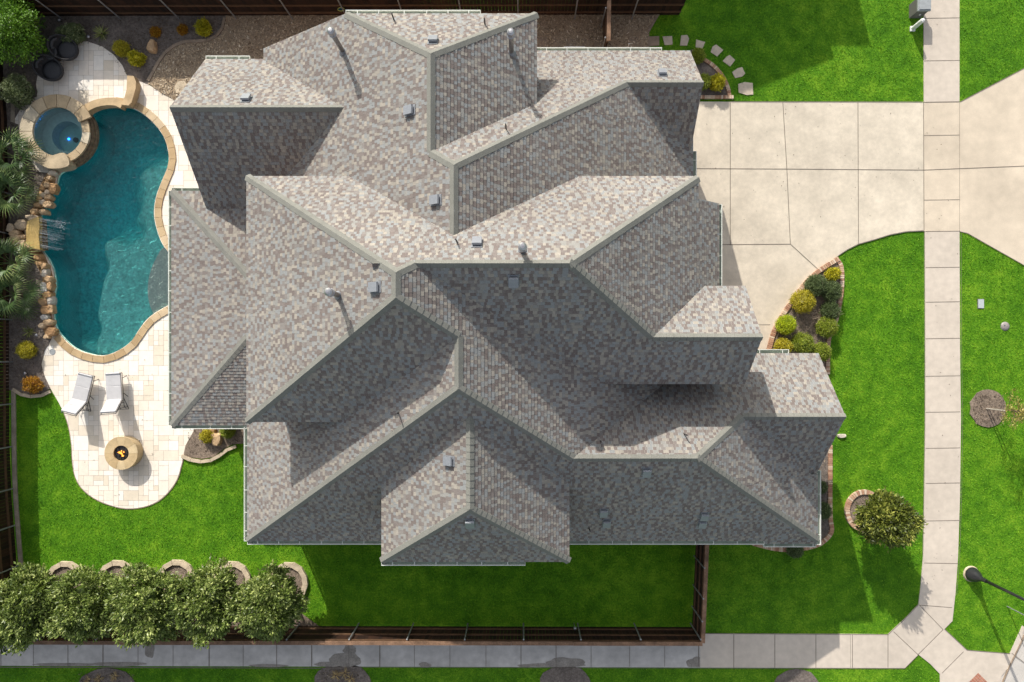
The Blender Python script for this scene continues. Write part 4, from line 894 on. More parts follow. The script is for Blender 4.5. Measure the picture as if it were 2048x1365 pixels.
# neighbouring house beyond the upper fence (its shadow lies on the front lawn)
nb = thing('neighbour_house', (5, 21.5, 0), 'neighbouring house just beyond the frame whose shadow crosses the upper right lawn', 'house')
KX, KY = SUN.x/-SUN.z, SUN.y/-SUN.z
def src(u, v, z): x, y = G(u, v); return (x-KX*z, y-KY*z)
pk = src(1742, 93, 5.4); p2 = src(1668, 118, 5.0); pm = src(1425, 213, 6.8)
mb = MB(); yr = pk[1]; 
rid = [(pm[0]-7, pm[1], 6.8), (pm[0], pm[1], 6.8), (p2[0], p2[1], 5.0)]
S_ = [(pm[0]-7, pm[1]-4.4, 2.9), (pm[0], pm[1]-4.4, 2.9), (p2[0], p2[1]-2.3, 2.9)]; N_ = [(pm[0]-7, pm[1]+4.4, 2.9), (pm[0], pm[1]+4.4, 2.9), (p2[0], p2[1]+2.3, 2.9)]
for i in range(2): mb.poly([S_[i], S_[i+1], rid[i+1], rid[i]]); mb.poly([rid[i], rid[i+1], N_[i+1], N_[i]])
x0, x1 = pm[0]+1, pk[0]
mb.poly([(x0, yr-2.6, 2.9), (x1, yr-2.6, 2.9), (x1, yr, 5.4), (x0, yr, 5.4)]); mb.poly([(x0, yr, 5.4), (x1, yr, 5.4), (x1, yr+2.6, 2.9), (x0, yr+2.6, 2.9)])
mb.build('roof', M_['cap'], nb)
mb = MB(); mb.box(pm[0]-6.6, p2[0]-.3, pm[1]-2, pm[1]+4, 0, 2.95); mb.box(x0, x1-.35, yr-2.2, yr+2.2, 0, 2.93); mb.poly([(x1-.35, yr-2.2, 2.93), (x1-.35, yr+2.2, 2.93), (x1-.35, yr, 5.1)]); mb.build('wall', M_['brickwall'], nb)
mb = MB(); mb.box(x1-.349, x1-.3, yr-.5, yr+.5, .9, 2.1); mb.build('window', M_['glass'], nb)

# ------------------------------------------------------------------ fences
def fence(name, pts, hgt, inward, posts, label, slats=True, capw=.15, post_r=.028, capz=None):
    """pts plan polyline of the boards; inward = side (+1 left of travel) carrying rails and posts"""
    A = Vector(pts[0]); f = thing(name, (A.x, A.y, 0), label, 'fence')
    P = [Vector(p) for p in pts]; L = [0]
    for a, b in zip(P, P[1:]): L.append(L[-1]+(b-a).length)
    def at(s):
        for i in range(len(P)-1):
            if s <= L[i+1] or i == len(P)-2:
                d = (P[i+1]-P[i]).normalized(); return P[i]+d*(s-L[i]), d
    mb = MB(); s = 0; bw = .14; r_ = random.Random(int(L[-1]*10))
    while s < L[-1]:
        p, d = at(s); q, _ = at(min(s+bw-.006, L[-1])); n = Vector((-d.y, d.x))*inward; o0 = 0; o1 = -.02; zt = hgt-.03+r_.uniform(-.01, .006)
        c = [p+n*o0, q+n*o0, q+n*o1, p+n*o1]; tn = r_.random()
        B = [(x.x, x.y, .02) for x in c]; T = [(x.x, x.y, zt) for x in c]; mb.poly(T if area([t[:2] for t in T]) > 0 else T[::-1], 0, tn)
        for i in range(4): j = (i+1) % 4; mb.poly([B[i], B[j], T[j], T[i]], 0, tn)
        s += bw
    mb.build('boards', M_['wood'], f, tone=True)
    for zr in (.28, hgt*.52, hgt-.22):
        mb = MB()
        for i in range(len(P)-1):
            d = (P[i+1]-P[i]).normalized(); n = Vector((-d.y, d.x))*inward; c = [P[i]+n*.002, P[i+1]+n*.002, P[i+1]+n*.042, P[i]+n*.042]
            B = [(x.x, x.y, zr) for x in c]; T = [(x.x, x.y, zr+.09) for x in c]; mb.poly(T if area([t[:2] for t in T]) > 0 else T[::-1]); mb.poly(B)
            for k in range(4): j = (k+1) % 4; mb.poly([B[k], B[j], T[j], T[k]])
        mb.build('rail', M_['woodrail'], f)
    mb = MB()
    s = 0
    while s < L[-1]-.05:
        e = min(s+2.4, L[-1]); p, d = at(s+.001); q, _ = at(e); n = Vector((-d.y, d.x))*inward; c = [p+n*.05, q+n*.05, q-n*(capw-.05), p-n*(capw-.05)]; z = hgt+r_.uniform(-.008, .008)
        B = [(x.x, x.y, z-.035) for x in c]; T = [(x.x, x.y, z) for x in c]; mb.poly(T if area([t[:2] for t in T]) > 0 else T[::-1]); mb.poly(B)
        for k in range(4): j = (k+1) % 4; mb.poly([B[k], B[j], T[j], T[k]])
        s = e+.004
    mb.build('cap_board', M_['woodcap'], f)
    for (x, y) in posts:
        mb = MB(); mb.tube([(x, y, -.05), (x, y, hgt-.02)], post_r, 10); mb.lathe([(post_r+.006, -.02), (post_r+.004, .015), (.001, .035)], 10, (x, y, hgt-.02)); mb.build('post', M_['postmetal'], f)
    return f
yT = G(0, 36)[1]; FH = 1.62
TP = [126, 243, 360, 474, 586, 696, 809, 924, 1036, 1149, 1263]
fence('wood_fence', [G(-60, 34), G(1358, 31)], FH, -1, [(G(u, 0)[0], G(0, 37)[1]-.05) for u in [10]+TP], 'long dark stained fence along the top with steel posts')
fence('wood_fence', [G(-2, 34), G(16, 240), G(20, 500), G(20, 880), G(24, 990), G(34, 1120), G(46, 1250)], FH, 1, [(G(u, v)[0], G(u, v)[1]) for u, v in ((18,110),(22,205),(24,300),(25,390),(25,470),(25,555),(26,640),(27,724),(27,808),(27,893),(28,977),(33,1050),(41,1130))], 'dark slatted fence along the left side beside palms and lawn')
fence('wood_fence', [G(-500, 1250), G(300, 1252), G(640, 1252), G(1384, 1254)], FH, 1, [(G(u, 0)[0], G(0, 1247)[1]) for u in (130,240,350,372+85,480+90,600,718,827,936,1047,1155,1268,1381)], 'dark fence along the bottom with brown cap board beside the path')  # far left stretch is added out of view to shade the path
fence('wood_fence', [G(1384, 1254), G(1393, 1040)], FH, 1, [(G(u, v)[0], G(u, v)[1]) for u, v in ((1388,1112),(1386,1170),(1384,1213))], 'short fence at right running from house to the bottom corner')
fence('wood_fence', [G(1207, 42), G(1206, 118)], FH, -1, [(G(u, v)[0], G(u, v)[1]) for u, v in ((1202,56),(1201,112))], 'short divider fence across the bark strip at the top')

# ------------------------------------------------------------------ foliage
def leaves_arrays(r_, centers, normals, size, asp, spread):
    pass
def crown_mb(seed, rx, ry, rz, cz, ncl, per, leaf, asp=.42, core=True, lump=.28, shell=.45, cl_r=.16, droop=0):
    r_ = random.Random(seed); mb = MB(); off = Vector((seed*3.7, seed*1.3, seed*.7))
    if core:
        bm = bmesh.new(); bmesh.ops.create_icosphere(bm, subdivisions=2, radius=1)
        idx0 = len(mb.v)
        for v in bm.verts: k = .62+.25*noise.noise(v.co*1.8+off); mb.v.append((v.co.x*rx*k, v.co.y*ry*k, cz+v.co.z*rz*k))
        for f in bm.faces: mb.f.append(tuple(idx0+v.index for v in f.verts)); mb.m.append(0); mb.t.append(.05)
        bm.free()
    for c in range(ncl):
        z = r_.uniform(-.75, 1); q = r_.uniform(0, 6.283); s_ = math.sqrt(max(0, 1-z*z)); d = Vector((s_*math.cos(q), s_*math.sin(q), z))
        k = (1-shell*r_.random()**1.6)*(1+lump*2*noise.noise(d*1.7+off))
        C = Vector((d.x*rx*k, d.y*ry*k, cz+d.z*rz*k)); ct = r_.gauss(.45, .18)
        for l in range(per):
            p = C+Vector((r_.gauss(0, 1), r_.gauss(0, 1), r_.gauss(0, .8)))*cl_r*.5
            a = (Vector((r_.gauss(0, 1), r_.gauss(0, 1), r_.gauss(0, .6)))+d*1.1+Vector((0, 0, -droop))).normalized()
            nrm = (d*.7+Vector((r_.gauss(0, .55), r_.gauss(0, .55), .5+r_.gauss(0, .4)))).normalized(); b = a.cross(nrm)
            if b.length < .1: continue
            b.normalize(); L_ = leaf*r_.uniform(.7, 1.25); w_ = L_*asp*.5; up = a.cross(b)*(-.12*L_)
            mb.poly([p, p+a*L_*.5+b*w_-up, p+a*L_, p+a*L_*.5-b*w_-up], 0, min(1, max(0, ct+r_.gauss(0, .2))))
    return mb
def trunk_mb(h_, r0, seed, spread=.5, top=None, n=6):
    r_ = random.Random(seed); mb = MB(); mb.tube([(0, 0, -.05), (.02, .01, h_*.5), (0, .02, h_)], [r0, r0*.8, r0*.6], 10)
    for i in range(n):
        q = i*6.283/n+r_.uniform(-.4, .4); L_ = spread*r_.uniform(.7, 1.1); a = Vector((0, .02, h_*r_.uniform(.7, 1)))
        mb.tube([a, a+Vector((math.cos(q)*L_*.5, math.sin(q)*L_*.5, L_*.5)), a+Vector((math.cos(q)*L_, math.sin(q)*L_, L_*1.1))], [r0*.5, r0*.3, r0*.12], 6)
    return mb
# row of trees in scalloped stone rings
rings = [(133,1163),(236,1161),(355,1160),(465,1163),(578,1165)]
protoT = []
for k in range(2):
    t = thing('ornamental_tree', (0, 0, 0), 'x', 'tree', 'row of broadleaf trees along the bottom fence')
    crown_mb(11+k*5, 1.22, 1.25, 1.1, 2.4, 560, 22, .14, .5, cl_r=.17, lump=.26, shell=.3).build('crown', M_['magnolia'], t, tone=True, world=False)
    trunk_mb(1.7, .07, 5+k, .7).build('trunk', M_['bark'], t, world=False)
    protoT.append(t)
order = ['leftmost', 'second from left', 'middle', 'second from right', 'rightmost']
for i, (u, v) in enumerate(rings):
    t = protoT[i] if i < 2 else copy_tree(protoT[i % 2])
    x, y = G(u, v); t.location = (x, y-.12, 0); t.rotation_euler = (0, 0, [0, 0, 2.1, 3.4, 4.6][i]); s_ = [.97, .93, 1.0, .92, .90][i]; t.scale = (s_, s_, s_)
    t['label'] = order[i]+' of the five broadleaf trees in stone rings along the bottom fence'
    arcp = [(x+.60*math.cos(q), y+.66*math.sin(q)) for q in [R(-60+a*12) for a in range(26)]]
    kerb('stone_ring', arcp, .2, 0, .14, M_['edge'], 'scalloped limestone ring at the foot of the '+order[i]+' tree of the bottom row', 'stone ring', 'limestone tree rings along the bottom lawn', piece=.3, jit=.008, tone=False)
    mb = MB(); sheet(mb, circle((x, y), .62, 20), .05, zb=-.02); tag(mb.build('tree_bed_soil', M_['mulch2']), None, None, kind='structure')
mb = MB(); sheet(mb, pxs([(50,1200),(560,1195),(640,1254),(50,1256)]), .03, zb=-.02); tag(mb.build('fence_bed_soil', M_['mulch2']), None, None, kind='structure')
# extra tree at lower left corner beyond the first ring
t = thing('ornamental_tree', (*G(88, 1200), 0), 'dense broadleaf tree filling the bottom left corner of the lawn', 'tree', 'row of broadleaf trees along the bottom fence')
crown_mb(31, 1.05, 1.1, 1.05, 2.2, 460, 22, .14, .5, cl_r=.17, lump=.26, shell=.3).build('crown', M_['magnolia'], t, tone=True, world=False); trunk_mb(1.6, .07, 9, .6).build('trunk', M_['bark'], t, world=False)
t.location = (*G(60, 1195), 0)
# front lawn tree
t = thing('lawn_tree', (*G(1729, 1020), 0), 'glossy broadleaf tree in the brick ring on the front lawn', 'tree')
crown_mb(41, 1.0, .85, .9, 1.7, 300, 28, .15, .42, cl_r=.18, lump=.16, shell=.3).build('crown', leafmat('glossy_olive_leaves', (.045, .065, .008), (.13, .16, .02), (.38, .39, .08), .45, .4), t, tone=True, world=False); trunk_mb(1.2, .06, 12, .6).build('trunk', M_['bark'], t, world=False)
# big bright tree upper left
t = thing('leafy_tree', (*G(62, 88), 0), 'bright green leafy tree in the top left corner', 'tree')
crown_mb(51, 1.05, 1.15, 1.1, 1.5, 560, 16, .11, .5, cl_r=.2, lump=.3).build('crown', M_['limeleaf'], t, tone=True, world=False); trunk_mb(1.1, .06, 13, .6).build('trunk', M_['bark'], t, world=False)
t.location = (*G(68, 84), 0)
# staked young tree on the verge
t = thing('young_tree', (*G(1976, 817), 0), 'sparse yellowish young tree with a stake on the right verge', 'tree')
mb = MB(); mb.tube([(0, 0, -.05), (.03, 0, .9), (.05, .02, 2.3)], [.03, .025, .012], 8); r_ = random.Random(8)
tips = []
for i in range(16):
    z = r_.uniform(.9, 2.1); q = r_.uniform(0, 6.28); l = r_.uniform(.35, .75); e = Vector((.04+math.cos(q)*l, math.sin(q)*l, z+.25)); mb.tube([(.04, .01, z), (.04+math.cos(q)*l*.5, math.sin(q)*l*.5, z+.18), e], [.012, .008, .004], 5); tips.append(e)
mb.build('trunk', M_['bark'], t, world=False)
mb = MB()
for e in tips:
    for i in range(120):
        s_ = r_.random(); p = Vector((.04, .01, e.z-.25)).lerp(e+Vector((.12, 0, 0)), .3+.8*s_)+Vector((r_.gauss(0, .07), r_.gauss(0, .07), r_.gauss(0, .06))); a = Vector((r_.gauss(0, 1), r_.gauss(0, 1), r_.gauss(0, .6))).normalized(); b = a.orthogonal().normalized(); l = .07
        mb.poly([p, p+a*l*.5+b*.014, p+a*l, p+a*l*.5-b*.014], 0, r_.random())
mb.build('crown', leafmat('young_leaves', (.16, .15, .03), (.34, .29, .07), (.5, .42, .12)), t, tone=True, world=False)
mb = MB(); mb.box(-.02, .02, -.02, .02, 0, 1.1); st_ = mb.build('stake', mat('pale_stake', (.5, .46, .4), .8), t, world=False); st_.location = (-.1, .0, 0)

def shrub(u, v, r, zc, m, label, seed, name='shrub', n=None, leaf=.05, rz=None, asp=.5, lump=.1):
    x, y = G(u, v, zc); s = (H-zc)/FP; rr = r*s
    t = thing(name, (x, y, 0), label, 'shrub')
    crown_mb(seed, rr, rr, rz or rr*.9, max(zc, rr*.75), n or int(260+rr*500), 9, leaf, asp, cl_r=.07, lump=lump, shell=.22).build('foliage', m, t, tone=True, world=False)
    mb = MB(); mb.tube([(0, 0, -.03), (0, 0, max(zc, rr*.75)*.8)], .02, 6)
    for q in range(4): mb.tube([(0, 0, .06), (math.cos(q*1.57+seed)*rr*.5, math.sin(q*1.57+seed)*rr*.5, zc)], [.014, .006], 5)
    mb.build('stems', M_['bark'], t, world=False); return t
S = [(1665,549,11,.2,'yellowleaf','small bright yellow shrub at the top tip of the front bed'),(1632,571,20,.35,'darkball','wide dark green mounded shrub at the driveway edge of the front bed'),(1664,583,18,.35,'darkball','dark green mounded shrub beside the lawn border below the yellow tip shrub'),(1606,603,22,.38,'goldball','largest golden yellow ball shrub in the front bed'),(1661,622,17,.3,'darkball','half bare dark shrub with exposed branches in the front bed'),(1572,650,18,.33,'limeball','vivid lime ball shrub nearest the driveway'),(1654,655,19,.35,'oliveball','olive ball shrub by the lawn border under the half bare shrub'),(1605,687,20,.35,'oliveball','green ball shrub between two others near the porch roof'),(1566,694,16,.3,'goldball','yellow ball shrub touching the front gutter'),(1642,704,17,.35,'oliveball','olive shrub partly behind the porch roof corner'),
     (1434,166,14,.25,'yellowleaf','spiky yellow shrub in the small gable bed'),(1396,112,12,.25,'oliveball','olive shrub at the upper tip of the gable bed'),(1407,164,13,.3,'oliveball','yellowish shrub under the gable edge beside the driveway'),
     (1641,975,10,.25,'darkball','small green shrub in the side bed nearest the gutter end'),(1645,1022,15,.3,'darkball','round green shrub in the side bed by the front corner'),(1590,1100,14,.3,'darkball','dark green shrub under the lower front eave'),
     (32,183,28,.55,'sageleaf','large pale sage ball shrub beside the hot tub'),(150,68,16,.35,'sageleaf','grey green spreading shrub above the wicker chairs'),(133,68,13,.35,'sageleaf','grey green shrub joined to the spreading one near the tree'),
     (243,97,13,.25,'goldball','orange yellow shrub at the edge of the round patio'),(273,118,12,.25,'yellowleaf','lime yellow shrub below the orange one by the patio'),(407,57,12,.25,'yellowleaf','bright yellow shrub alone near the top fence'),(53,701,15,.28,'goldball','golden green ball shrub low in the rock bed'),(65,770,15,.28,'orangeleaf','orange shrub at the bottom end of the rock bed'),
     (311,65,7,.12,'orangeleaf','tiny rusty orange plant in the upper bed'),(366,60,7,.08,'orangeleaf','low faded brown plant in the upper bed'),(415,872,12,.2,'goldball','yellow leafy plant in the corner bed under the eave'),(455,862,12,.2,'oliveball','dark green plant tucked under the eave in the corner bed')]
for i, (u, v, r, zc, m, lab) in enumerate(S): shrub(u, v, r, zc, M_[m], lab, 60+i, leaf=.065 if m in ('yellowleaf', 'sageleaf') else .05, lump=.25 if m in ('yellowleaf', 'orangeleaf', 'sageleaf') else .08)
# bare branches of the half bare shrub
mb = MB(); r_ = random.Random(17); c = G3(1645, 635, .1)
for i in range(26):
    q = r_.uniform(2.2, 7.6); l = r_.uniform(.3, .8); mb.tube([c, c+Vector((math.cos(q)*l*.5, math.sin(q)*l*.4, .25)), c+Vector((math.cos(q+.2)*l, math.sin(q+.2)*l*.6, .34+r_.uniform(0, .2)))], [.012, .008, .003], 5)
tag(mb.build('bare_branches', mat('bare_twig', (.34, .27, .2), .9)), 'tangle of bare pale branches spilling from a shrub in the front bed', 'branches')

# spiky plants
def spiky(u, v, n, l, m, label, seed, name='yucca', w_=.03, up=.5):
    r_ = random.Random(seed); x, y = G(u, v); mb = MB()
    for i in range(n):
        q = r_.uniform(0, 6.283); e = r_.uniform(.15, 1.1); L_ = l*r_.uniform(.75, 1.15); d = Vector((math.cos(q)*math.cos(e), math.sin(q)*math.cos(e), math.sin(e)*up+.1)); s = Vector((-math.sin(q), math.cos(q), 0))*w_/2; p0 = Vector((0, 0, .05)); p1 = p0+d*L_*.55; p2 = p0+d*L_-Vector((0, 0, .06*L_)); tn = r_.random()
        mb.poly([p0-s*.7, p1-s, p1+s, p0+s*.7], 0, tn); mb.poly([p1-s, p2, p1+s], 0, tn)
    t = thing(name, (x, y, 0), label, 'plant'); mb.build('leaves', m, t, tone=True, world=False); mb = MB(); mb.lathe([(.05, 0), (.035, .08), (.001, .1)], 8); mb.build('stem', M_['bark'], t, world=False)
spiky(206, 69, 70, .42, M_['yucca'], 'yellow edged spiky yucca in the upper bed', 5)
spiky(60, 664, 42, .34, M_['yucca'], 'small green spiky plant between palms and yellow shrub', 6)
for k, (u, v) in enumerate(((672,1350),(690,1345),(702,1356),(200,1356),(180,1360),(232,1352))):
    spiky(u, v, 26, .3, M_['strawgrass'], ['dry grass tuft leftmost in the bottom middle bed','dry grass tuft highest in the bottom middle bed','dry grass tuft rightmost in the bottom middle bed','golden dry tuft in the middle of the bottom left bed','golden dry tuft leftmost in the bottom left bed','golden dry tuft rightmost in the bottom left bed'][k], 20+k, 'dry_grass_tuft', .02)

# fan palms
def frond_mesh(seed):
    r_ = random.Random(seed); mb = MB(); pet = .46
    mb.tube([(0, 0, 0), (pet*.5, 0, .05), (pet, 0, .02)], [.012, .010, .008], 5, tone=.6)
    n = 19
    for i in range(n):
        a = R(-115+230*i/(n-1)); L_ = .52*(1-.22*abs(a)/2.2)*r_.uniform(.88, 1.1); d = Vector((math.cos(a), math.sin(a), 0)); s = Vector((-math.sin(a), math.cos(a), 0))
        o_ = Vector((pet, 0, .02)); w_ = .017; tn = min(1, max(0, r_.gauss([.15, .3, .62][seed % 3], .1))); tt = min(1, tn+.4)
        fold = .05 if i % 2 else -.01; m1 = o_+d*L_*.38+Vector((0, 0, .05)); p1 = o_+d*L_*.7+Vector((0, 0, .03+fold*.3)); p2 = o_+d*L_+Vector((0, 0, -.09-.08*r_.random())); up = Vector((0, 0, .012))
        mb.poly([o_, m1-s*w_, m1+up], 0, tn); mb.poly([o_, m1+up, m1+s*w_], 0, tn*.7)
        mb.poly([m1-s*w_, p1-s*w_*.75, p1+up, m1+up], 0, tn); mb.poly([m1+up, p1+up, p1+s*w_*.75, m1+s*w_], 0, tn*.7)
        mb.poly([p1-s*w_*.75, p2, p1+up], 0, tt); mb.poly([p1+up, p2, p1+s*w_*.75], 0, tt*.8)
    return mb
frond_me = [frond_mesh(1+i).build('frond', M_['palmleaf'], tone=True) for i in range(3)]
PALMS = [(54,324,1.2,'topmost fan palm of the four, beside the hot tub'),(50,396,1.15,'second fan palm from the top, above the waterfall rocks'),(46,530,1.2,'third fan palm from the top, just below the waterfall rocks'),(50,592,1.15,'lowest fan palm of the four, left of the pale boulders')]
for k, (u, v, hh, lab) in enumerate(PALMS):
    x, y = G(u, v); t = thing('fan_palm', (x, y, 0), lab, 'palm', 'fan palms between left fence and pool', rz=k*1.3)
    mb = MB(); r_ = random.Random(70+k)
    for i in range(7): mb.lathe([(.075+.02*(i % 2), i*.07), (.06, i*.07+.07)], 10, (0, 0, 0))
    mb.build('trunk', M_['bark'], t, world=False)
    for i in range(12):
        f = frond_me[i % 3] if (k == 0 and i < 3) else frond_me[i % 3].copy()
        if not (k == 0 and i < 3): COL.objects.link(f)
        f.parent = t; q = i*2.4+r_.uniform(-.2, .2); tilt = -R(48)+R(60)*(i/12)+r_.uniform(-.15, .15); f.location = (0, 0, .5+.12*(1-i/12)); f.rotation_euler = (r_.uniform(-.3, .3), tilt, q); s_ = r_.uniform(.85, 1.15)*hh; f.scale = (s_, s_, s_)

# ------------------------------------------------------------------ furniture
def lounger_parts(t):
    mb = MB(); W = .62
    def rbox(mb, x0, x1, y0, y1, z0, z1, M=None, b=.035):
        bm = bmesh.new(); bmesh.ops.create_cube(bm, size=1)
        for v in bm.verts: v.co = Vector(((x0+x1)/2+v.co.x*(x1-x0), (y0+y1)/2+v.co.y*(y1-y0), (z0+z1)/2+v.co.z*(z1-z0)))
        bmesh.ops.bevel(bm, geom=list(bm.edges), offset=b, segments=3, affect='EDGES', profile=.6)
        k = len(mb.v)
        for v in bm.verts: c = M @ v.co if M else v.co; mb.v.append(tuple(c))
        for f in bm.faces: mb.f.append(tuple(k+v.index for v in f.verts)); mb.m.append(0); mb.t.append(0)
        bm.free()
    rbox(mb, -W/2, W/2, .02, .60, .36, .46); rbox(mb, -W/2, W/2, .59, 1.13, .36, .455)
    mb.tube([(-W/2+.02, 1.1, .455), (W/2-.02, 1.1, .455)], .035, 8); mb.build('seat_cushion', M_['cushion'], t, world=False, smooth=False)
    an = R(46); Mx = Matrix.Translation((0, .02, .38)) @ Matrix.Rotation(-an, 4, 'X')
    mb = MB(); rbox(mb, -W/2, W/2, -.34, 0, 0, .09, Mx); rbox(mb, -W/2, W/2, -.70, -.33, 0, .095, Mx); mb.build('back_cushion', M_['cushion'], t, world=False)
    mb = MB(); r = .014
    for s in (-1, 1):
        x = s*(W/2+.01); mb.tube([(x, 1.12, .34), (x, -.28, .34)], r, 6)
        mb.tube([(x, .9, .34), (x, 1.0, .0)], r, 6); mb.tube([(x, .1, .34), (x, -.38, .02), ], r, 6)
        mb.tube([(x, .3, .34), (x, .12, .0)], r, 6)
        mb.tube([Mx @ Vector((s*W/2*.96, 0, -.02)), Mx @ Vector((s*W/2*.96, -.72, -.02))], r, 6)
        mb.tube([Mx @ Vector((s*W/2*.96, -.45, -.03)), (x, -.28, .1)], r*.8, 6)
    for y, z in ((1.12, .34), (1.0, .015), (.12, .015), (-.38, .02), (-.1, .34)): mb.tube([(-W/2-.01, y, z), (W/2+.01, y, z)], r, 6)
    for q in (-.22, 0, .22): mb.tube([(q, -.38, .02), (q, -.24, .13)], r*.7, 5)
    mb.tube([Mx @ Vector((-W/2, -.72, -.02)), Mx @ Vector((W/2, -.72, -.02))], r, 6); mb.build('frame', M_['black'], t, world=False)
l1 = thing('sun_lounger', (*G(159, 803, .4), 0), 'left of two sun loungers with pale cushions, turned slightly', 'sun lounger', 'sun loungers on the patio', rz=R(-14)); lounger_parts(l1)
l2 = copy_tree(l1); l2.location = (*G(230, 802, .4), 0); l2.rotation_euler = (0, 0, R(3.5)); l2['label'] = 'right of two sun loungers with pale cushions, standing straight'

def bucket_chair(t):
    mb = MB(); n = 36; prof = []
    # shell: rim higher at the back (local -x)
    rings_ = 9; k0 = len(mb.v)
    for i in range(rings_+1):
        f = i/rings_
        for j in range(n):
            q = 2*math.pi*j/n; back = .5-.5*math.cos(q); rim = .40+.36*back**1.2; r = .26+.18*math.sin(f*math.pi*.55); z = .08+f*(rim-.08); x = r*math.cos(q)-.02-.06*f*back; mb.v.append((x, r*math.sin(q)*.98, z))
    for i in range(rings_):
        for j in range(n): mb.f.append((k0+i*n+j, k0+i*n+(j+1) % n, k0+(i+1)*n+(j+1) % n, k0+(i+1)*n+j)); mb.m.append(0); mb.t.append(0)
    k1 = len(mb.v)
    for i in range(rings_+1):
        f = 1-i/rings_*.62
        for j in range(n):
            q = 2*math.pi*j/n; back = .5-.5*math.cos(q); rim = .40+.36*back**1.2; r = (.26+.18*math.sin(f*math.pi*.55))-.045; z = .08+f*(rim-.08)+(.012 if i == 0 else 0); x = r*math.cos(q)-.02-.06*f*back; mb.v.append((x, r*math.sin(q)*.98, z))
    for i in range(rings_):
        for j in range(n): mb.f.append((k1+i*n+j, k1+(i+1)*n+j, k1+(i+1)*n+(j+1) % n, k1+i*n+(j+1) % n)[::-1]); mb.m.append(0); mb.t.append(0)
    for j in range(n): mb.f.append((k0+rings_*n+j, k0+rings_*n+(j+1) % n, k1+(j+1) % n, k1+j)); mb.m.append(0); mb.t.append(0)
    mb.build('shell', M_['wicker'], t, world=False, smooth=True)
    mb = MB(); mb.lathe([(.001, .40), (.22, .40), (.31, .385), (.345, .34), (.33, .29), (.3, .28)], 32, (.03, 0, 0)); mb.build('seat_cushion', M_['seatfab'], t, world=False, smooth=True)
    mb = MB(); mb.lathe([(.2, .0), (.22, .02), (.16, .09), (.001, .1)], 24); mb.build('base', M_['black'], t, world=False)
    mb = MB(); mb.tube([(-.3, -.2, .62), (-.36, -.1, .66), (-.38, 0, .67), (-.36, .1, .66), (-.3, .2, .62)], .05, 8); mb.build('back_pad', M_['seatfab'], t, world=False, smooth=True)
c1 = thing('wicker_chair', (*G(134, 100, .35), 0), 'upper of two round dark wicker bucket chairs on the round patio', 'chair', 'wicker bucket chairs', rz=R(-22)); bucket_chair(c1)
c2 = copy_tree(c1); c2.location = (*G(104, 141, .35), 0); c2.rotation_euler = (0, 0, R(-30)); c2['label'] = 'lower of two round dark wicker bucket chairs on the round patio'
c1.scale = c2.scale = (1.12, 1.12, 1.0)
t = thing('side_table', (*G(116, 116), 0), 'small round dark wicker side table between the two chairs', 'table')
mb = MB(); mb.lathe([(.001, .51), (.26, .51), (.275, .50), (.275, .47), (.22, .46)], 32); mb.build('table_top', mat('dark_table_top', (.06, .06, .064), .35, spec=.5), t, world=False)
mb = MB(); mb.lathe([(.22, .46), (.17, .25), (.20, 0), (.001, 0)], 28); mb.build('base', M_['wicker'], t, world=False)

fpz = .5; t = thing('fire_pit', (*G(242, 907, fpz), 0), 'round tan stone fire pit with burning flames on the patio', 'fire pit')
mb = MB(); nseg = 10
for i in range(nseg):
    a0, a1 = 2*math.pi*i/nseg+.006, 2*math.pi*(i+1)/nseg-.006; arc_ = [a0+(a1-a0)*k/5 for k in range(6)]
    P = [(.67*math.cos(a), .67*math.sin(a)) for a in arc_]+[(.31*math.cos(a), .31*math.sin(a)) for a in arc_[::-1]]; tn = rnd.random()
    sheet(mb, P, fpz, tone=tn, zb=fpz-.07)
mb.build('rim', mat('firepit_rim', None, .8, nz=(3, .14, 20, .08), bump=(20, .4, .015), tone=('L', [(0, (.44, .32, .17)), (1, (.58, .46, .28))])), t, world=False, tone=True)
mb = MB(); mb.lathe([(.645, 0), (.645, fpz-.07)], 48); mb.lathe([(.32, fpz-.06), (.32, .2)], 32); mb.build('drum', M_['firestone'], t, world=False)
mb = MB(); mb.lathe([(.001, fpz-.07), (.2, fpz-.075), (.318, fpz-.08)], 32); mb.build('burner_pan', M_['black'], t, world=False)
mb = MB(); r_ = random.Random(6)
for i in range(90):
    q = r_.uniform(0, 6.28); d = r_.uniform(0, .28); s_ = r_.uniform(.015, .03); mb.box(d*math.cos(q)-s_, d*math.cos(q)+s_, d*math.sin(q)-s_, d*math.sin(q)+s_, fpz-.08, fpz-.05+r_.uniform(0, .02))
mb.build('lava_rock', mat('lava_rock', (.03, .028, .027), .8), t, world=False)
mb = MB()
for i in range(13):
    q = r_.uniform(0, 6.28); d = abs(r_.gauss(0, .09)); x, y = d*math.cos(q), d*math.sin(q)-.02; h_ = r_.uniform(.06, .17); lx, ly = r_.uniform(-.07, .07), r_.uniform(-.02, .1)
    mb.tube([(x, y, fpz-.06), (x+lx*.2, y+ly*.2, fpz-.06+h_*.3), (x+lx*.6, y+ly*.6, fpz-.06+h_*.7), (x+lx, y+ly, fpz-.06+h_)], [.012, .026, .014, .001], 7, cap=False, tone=r_.random())
mb.build('flame', mat('flame', (.9, .35, .05), .5, emis=((1, .36, .06), 1.5)), t, world=False)

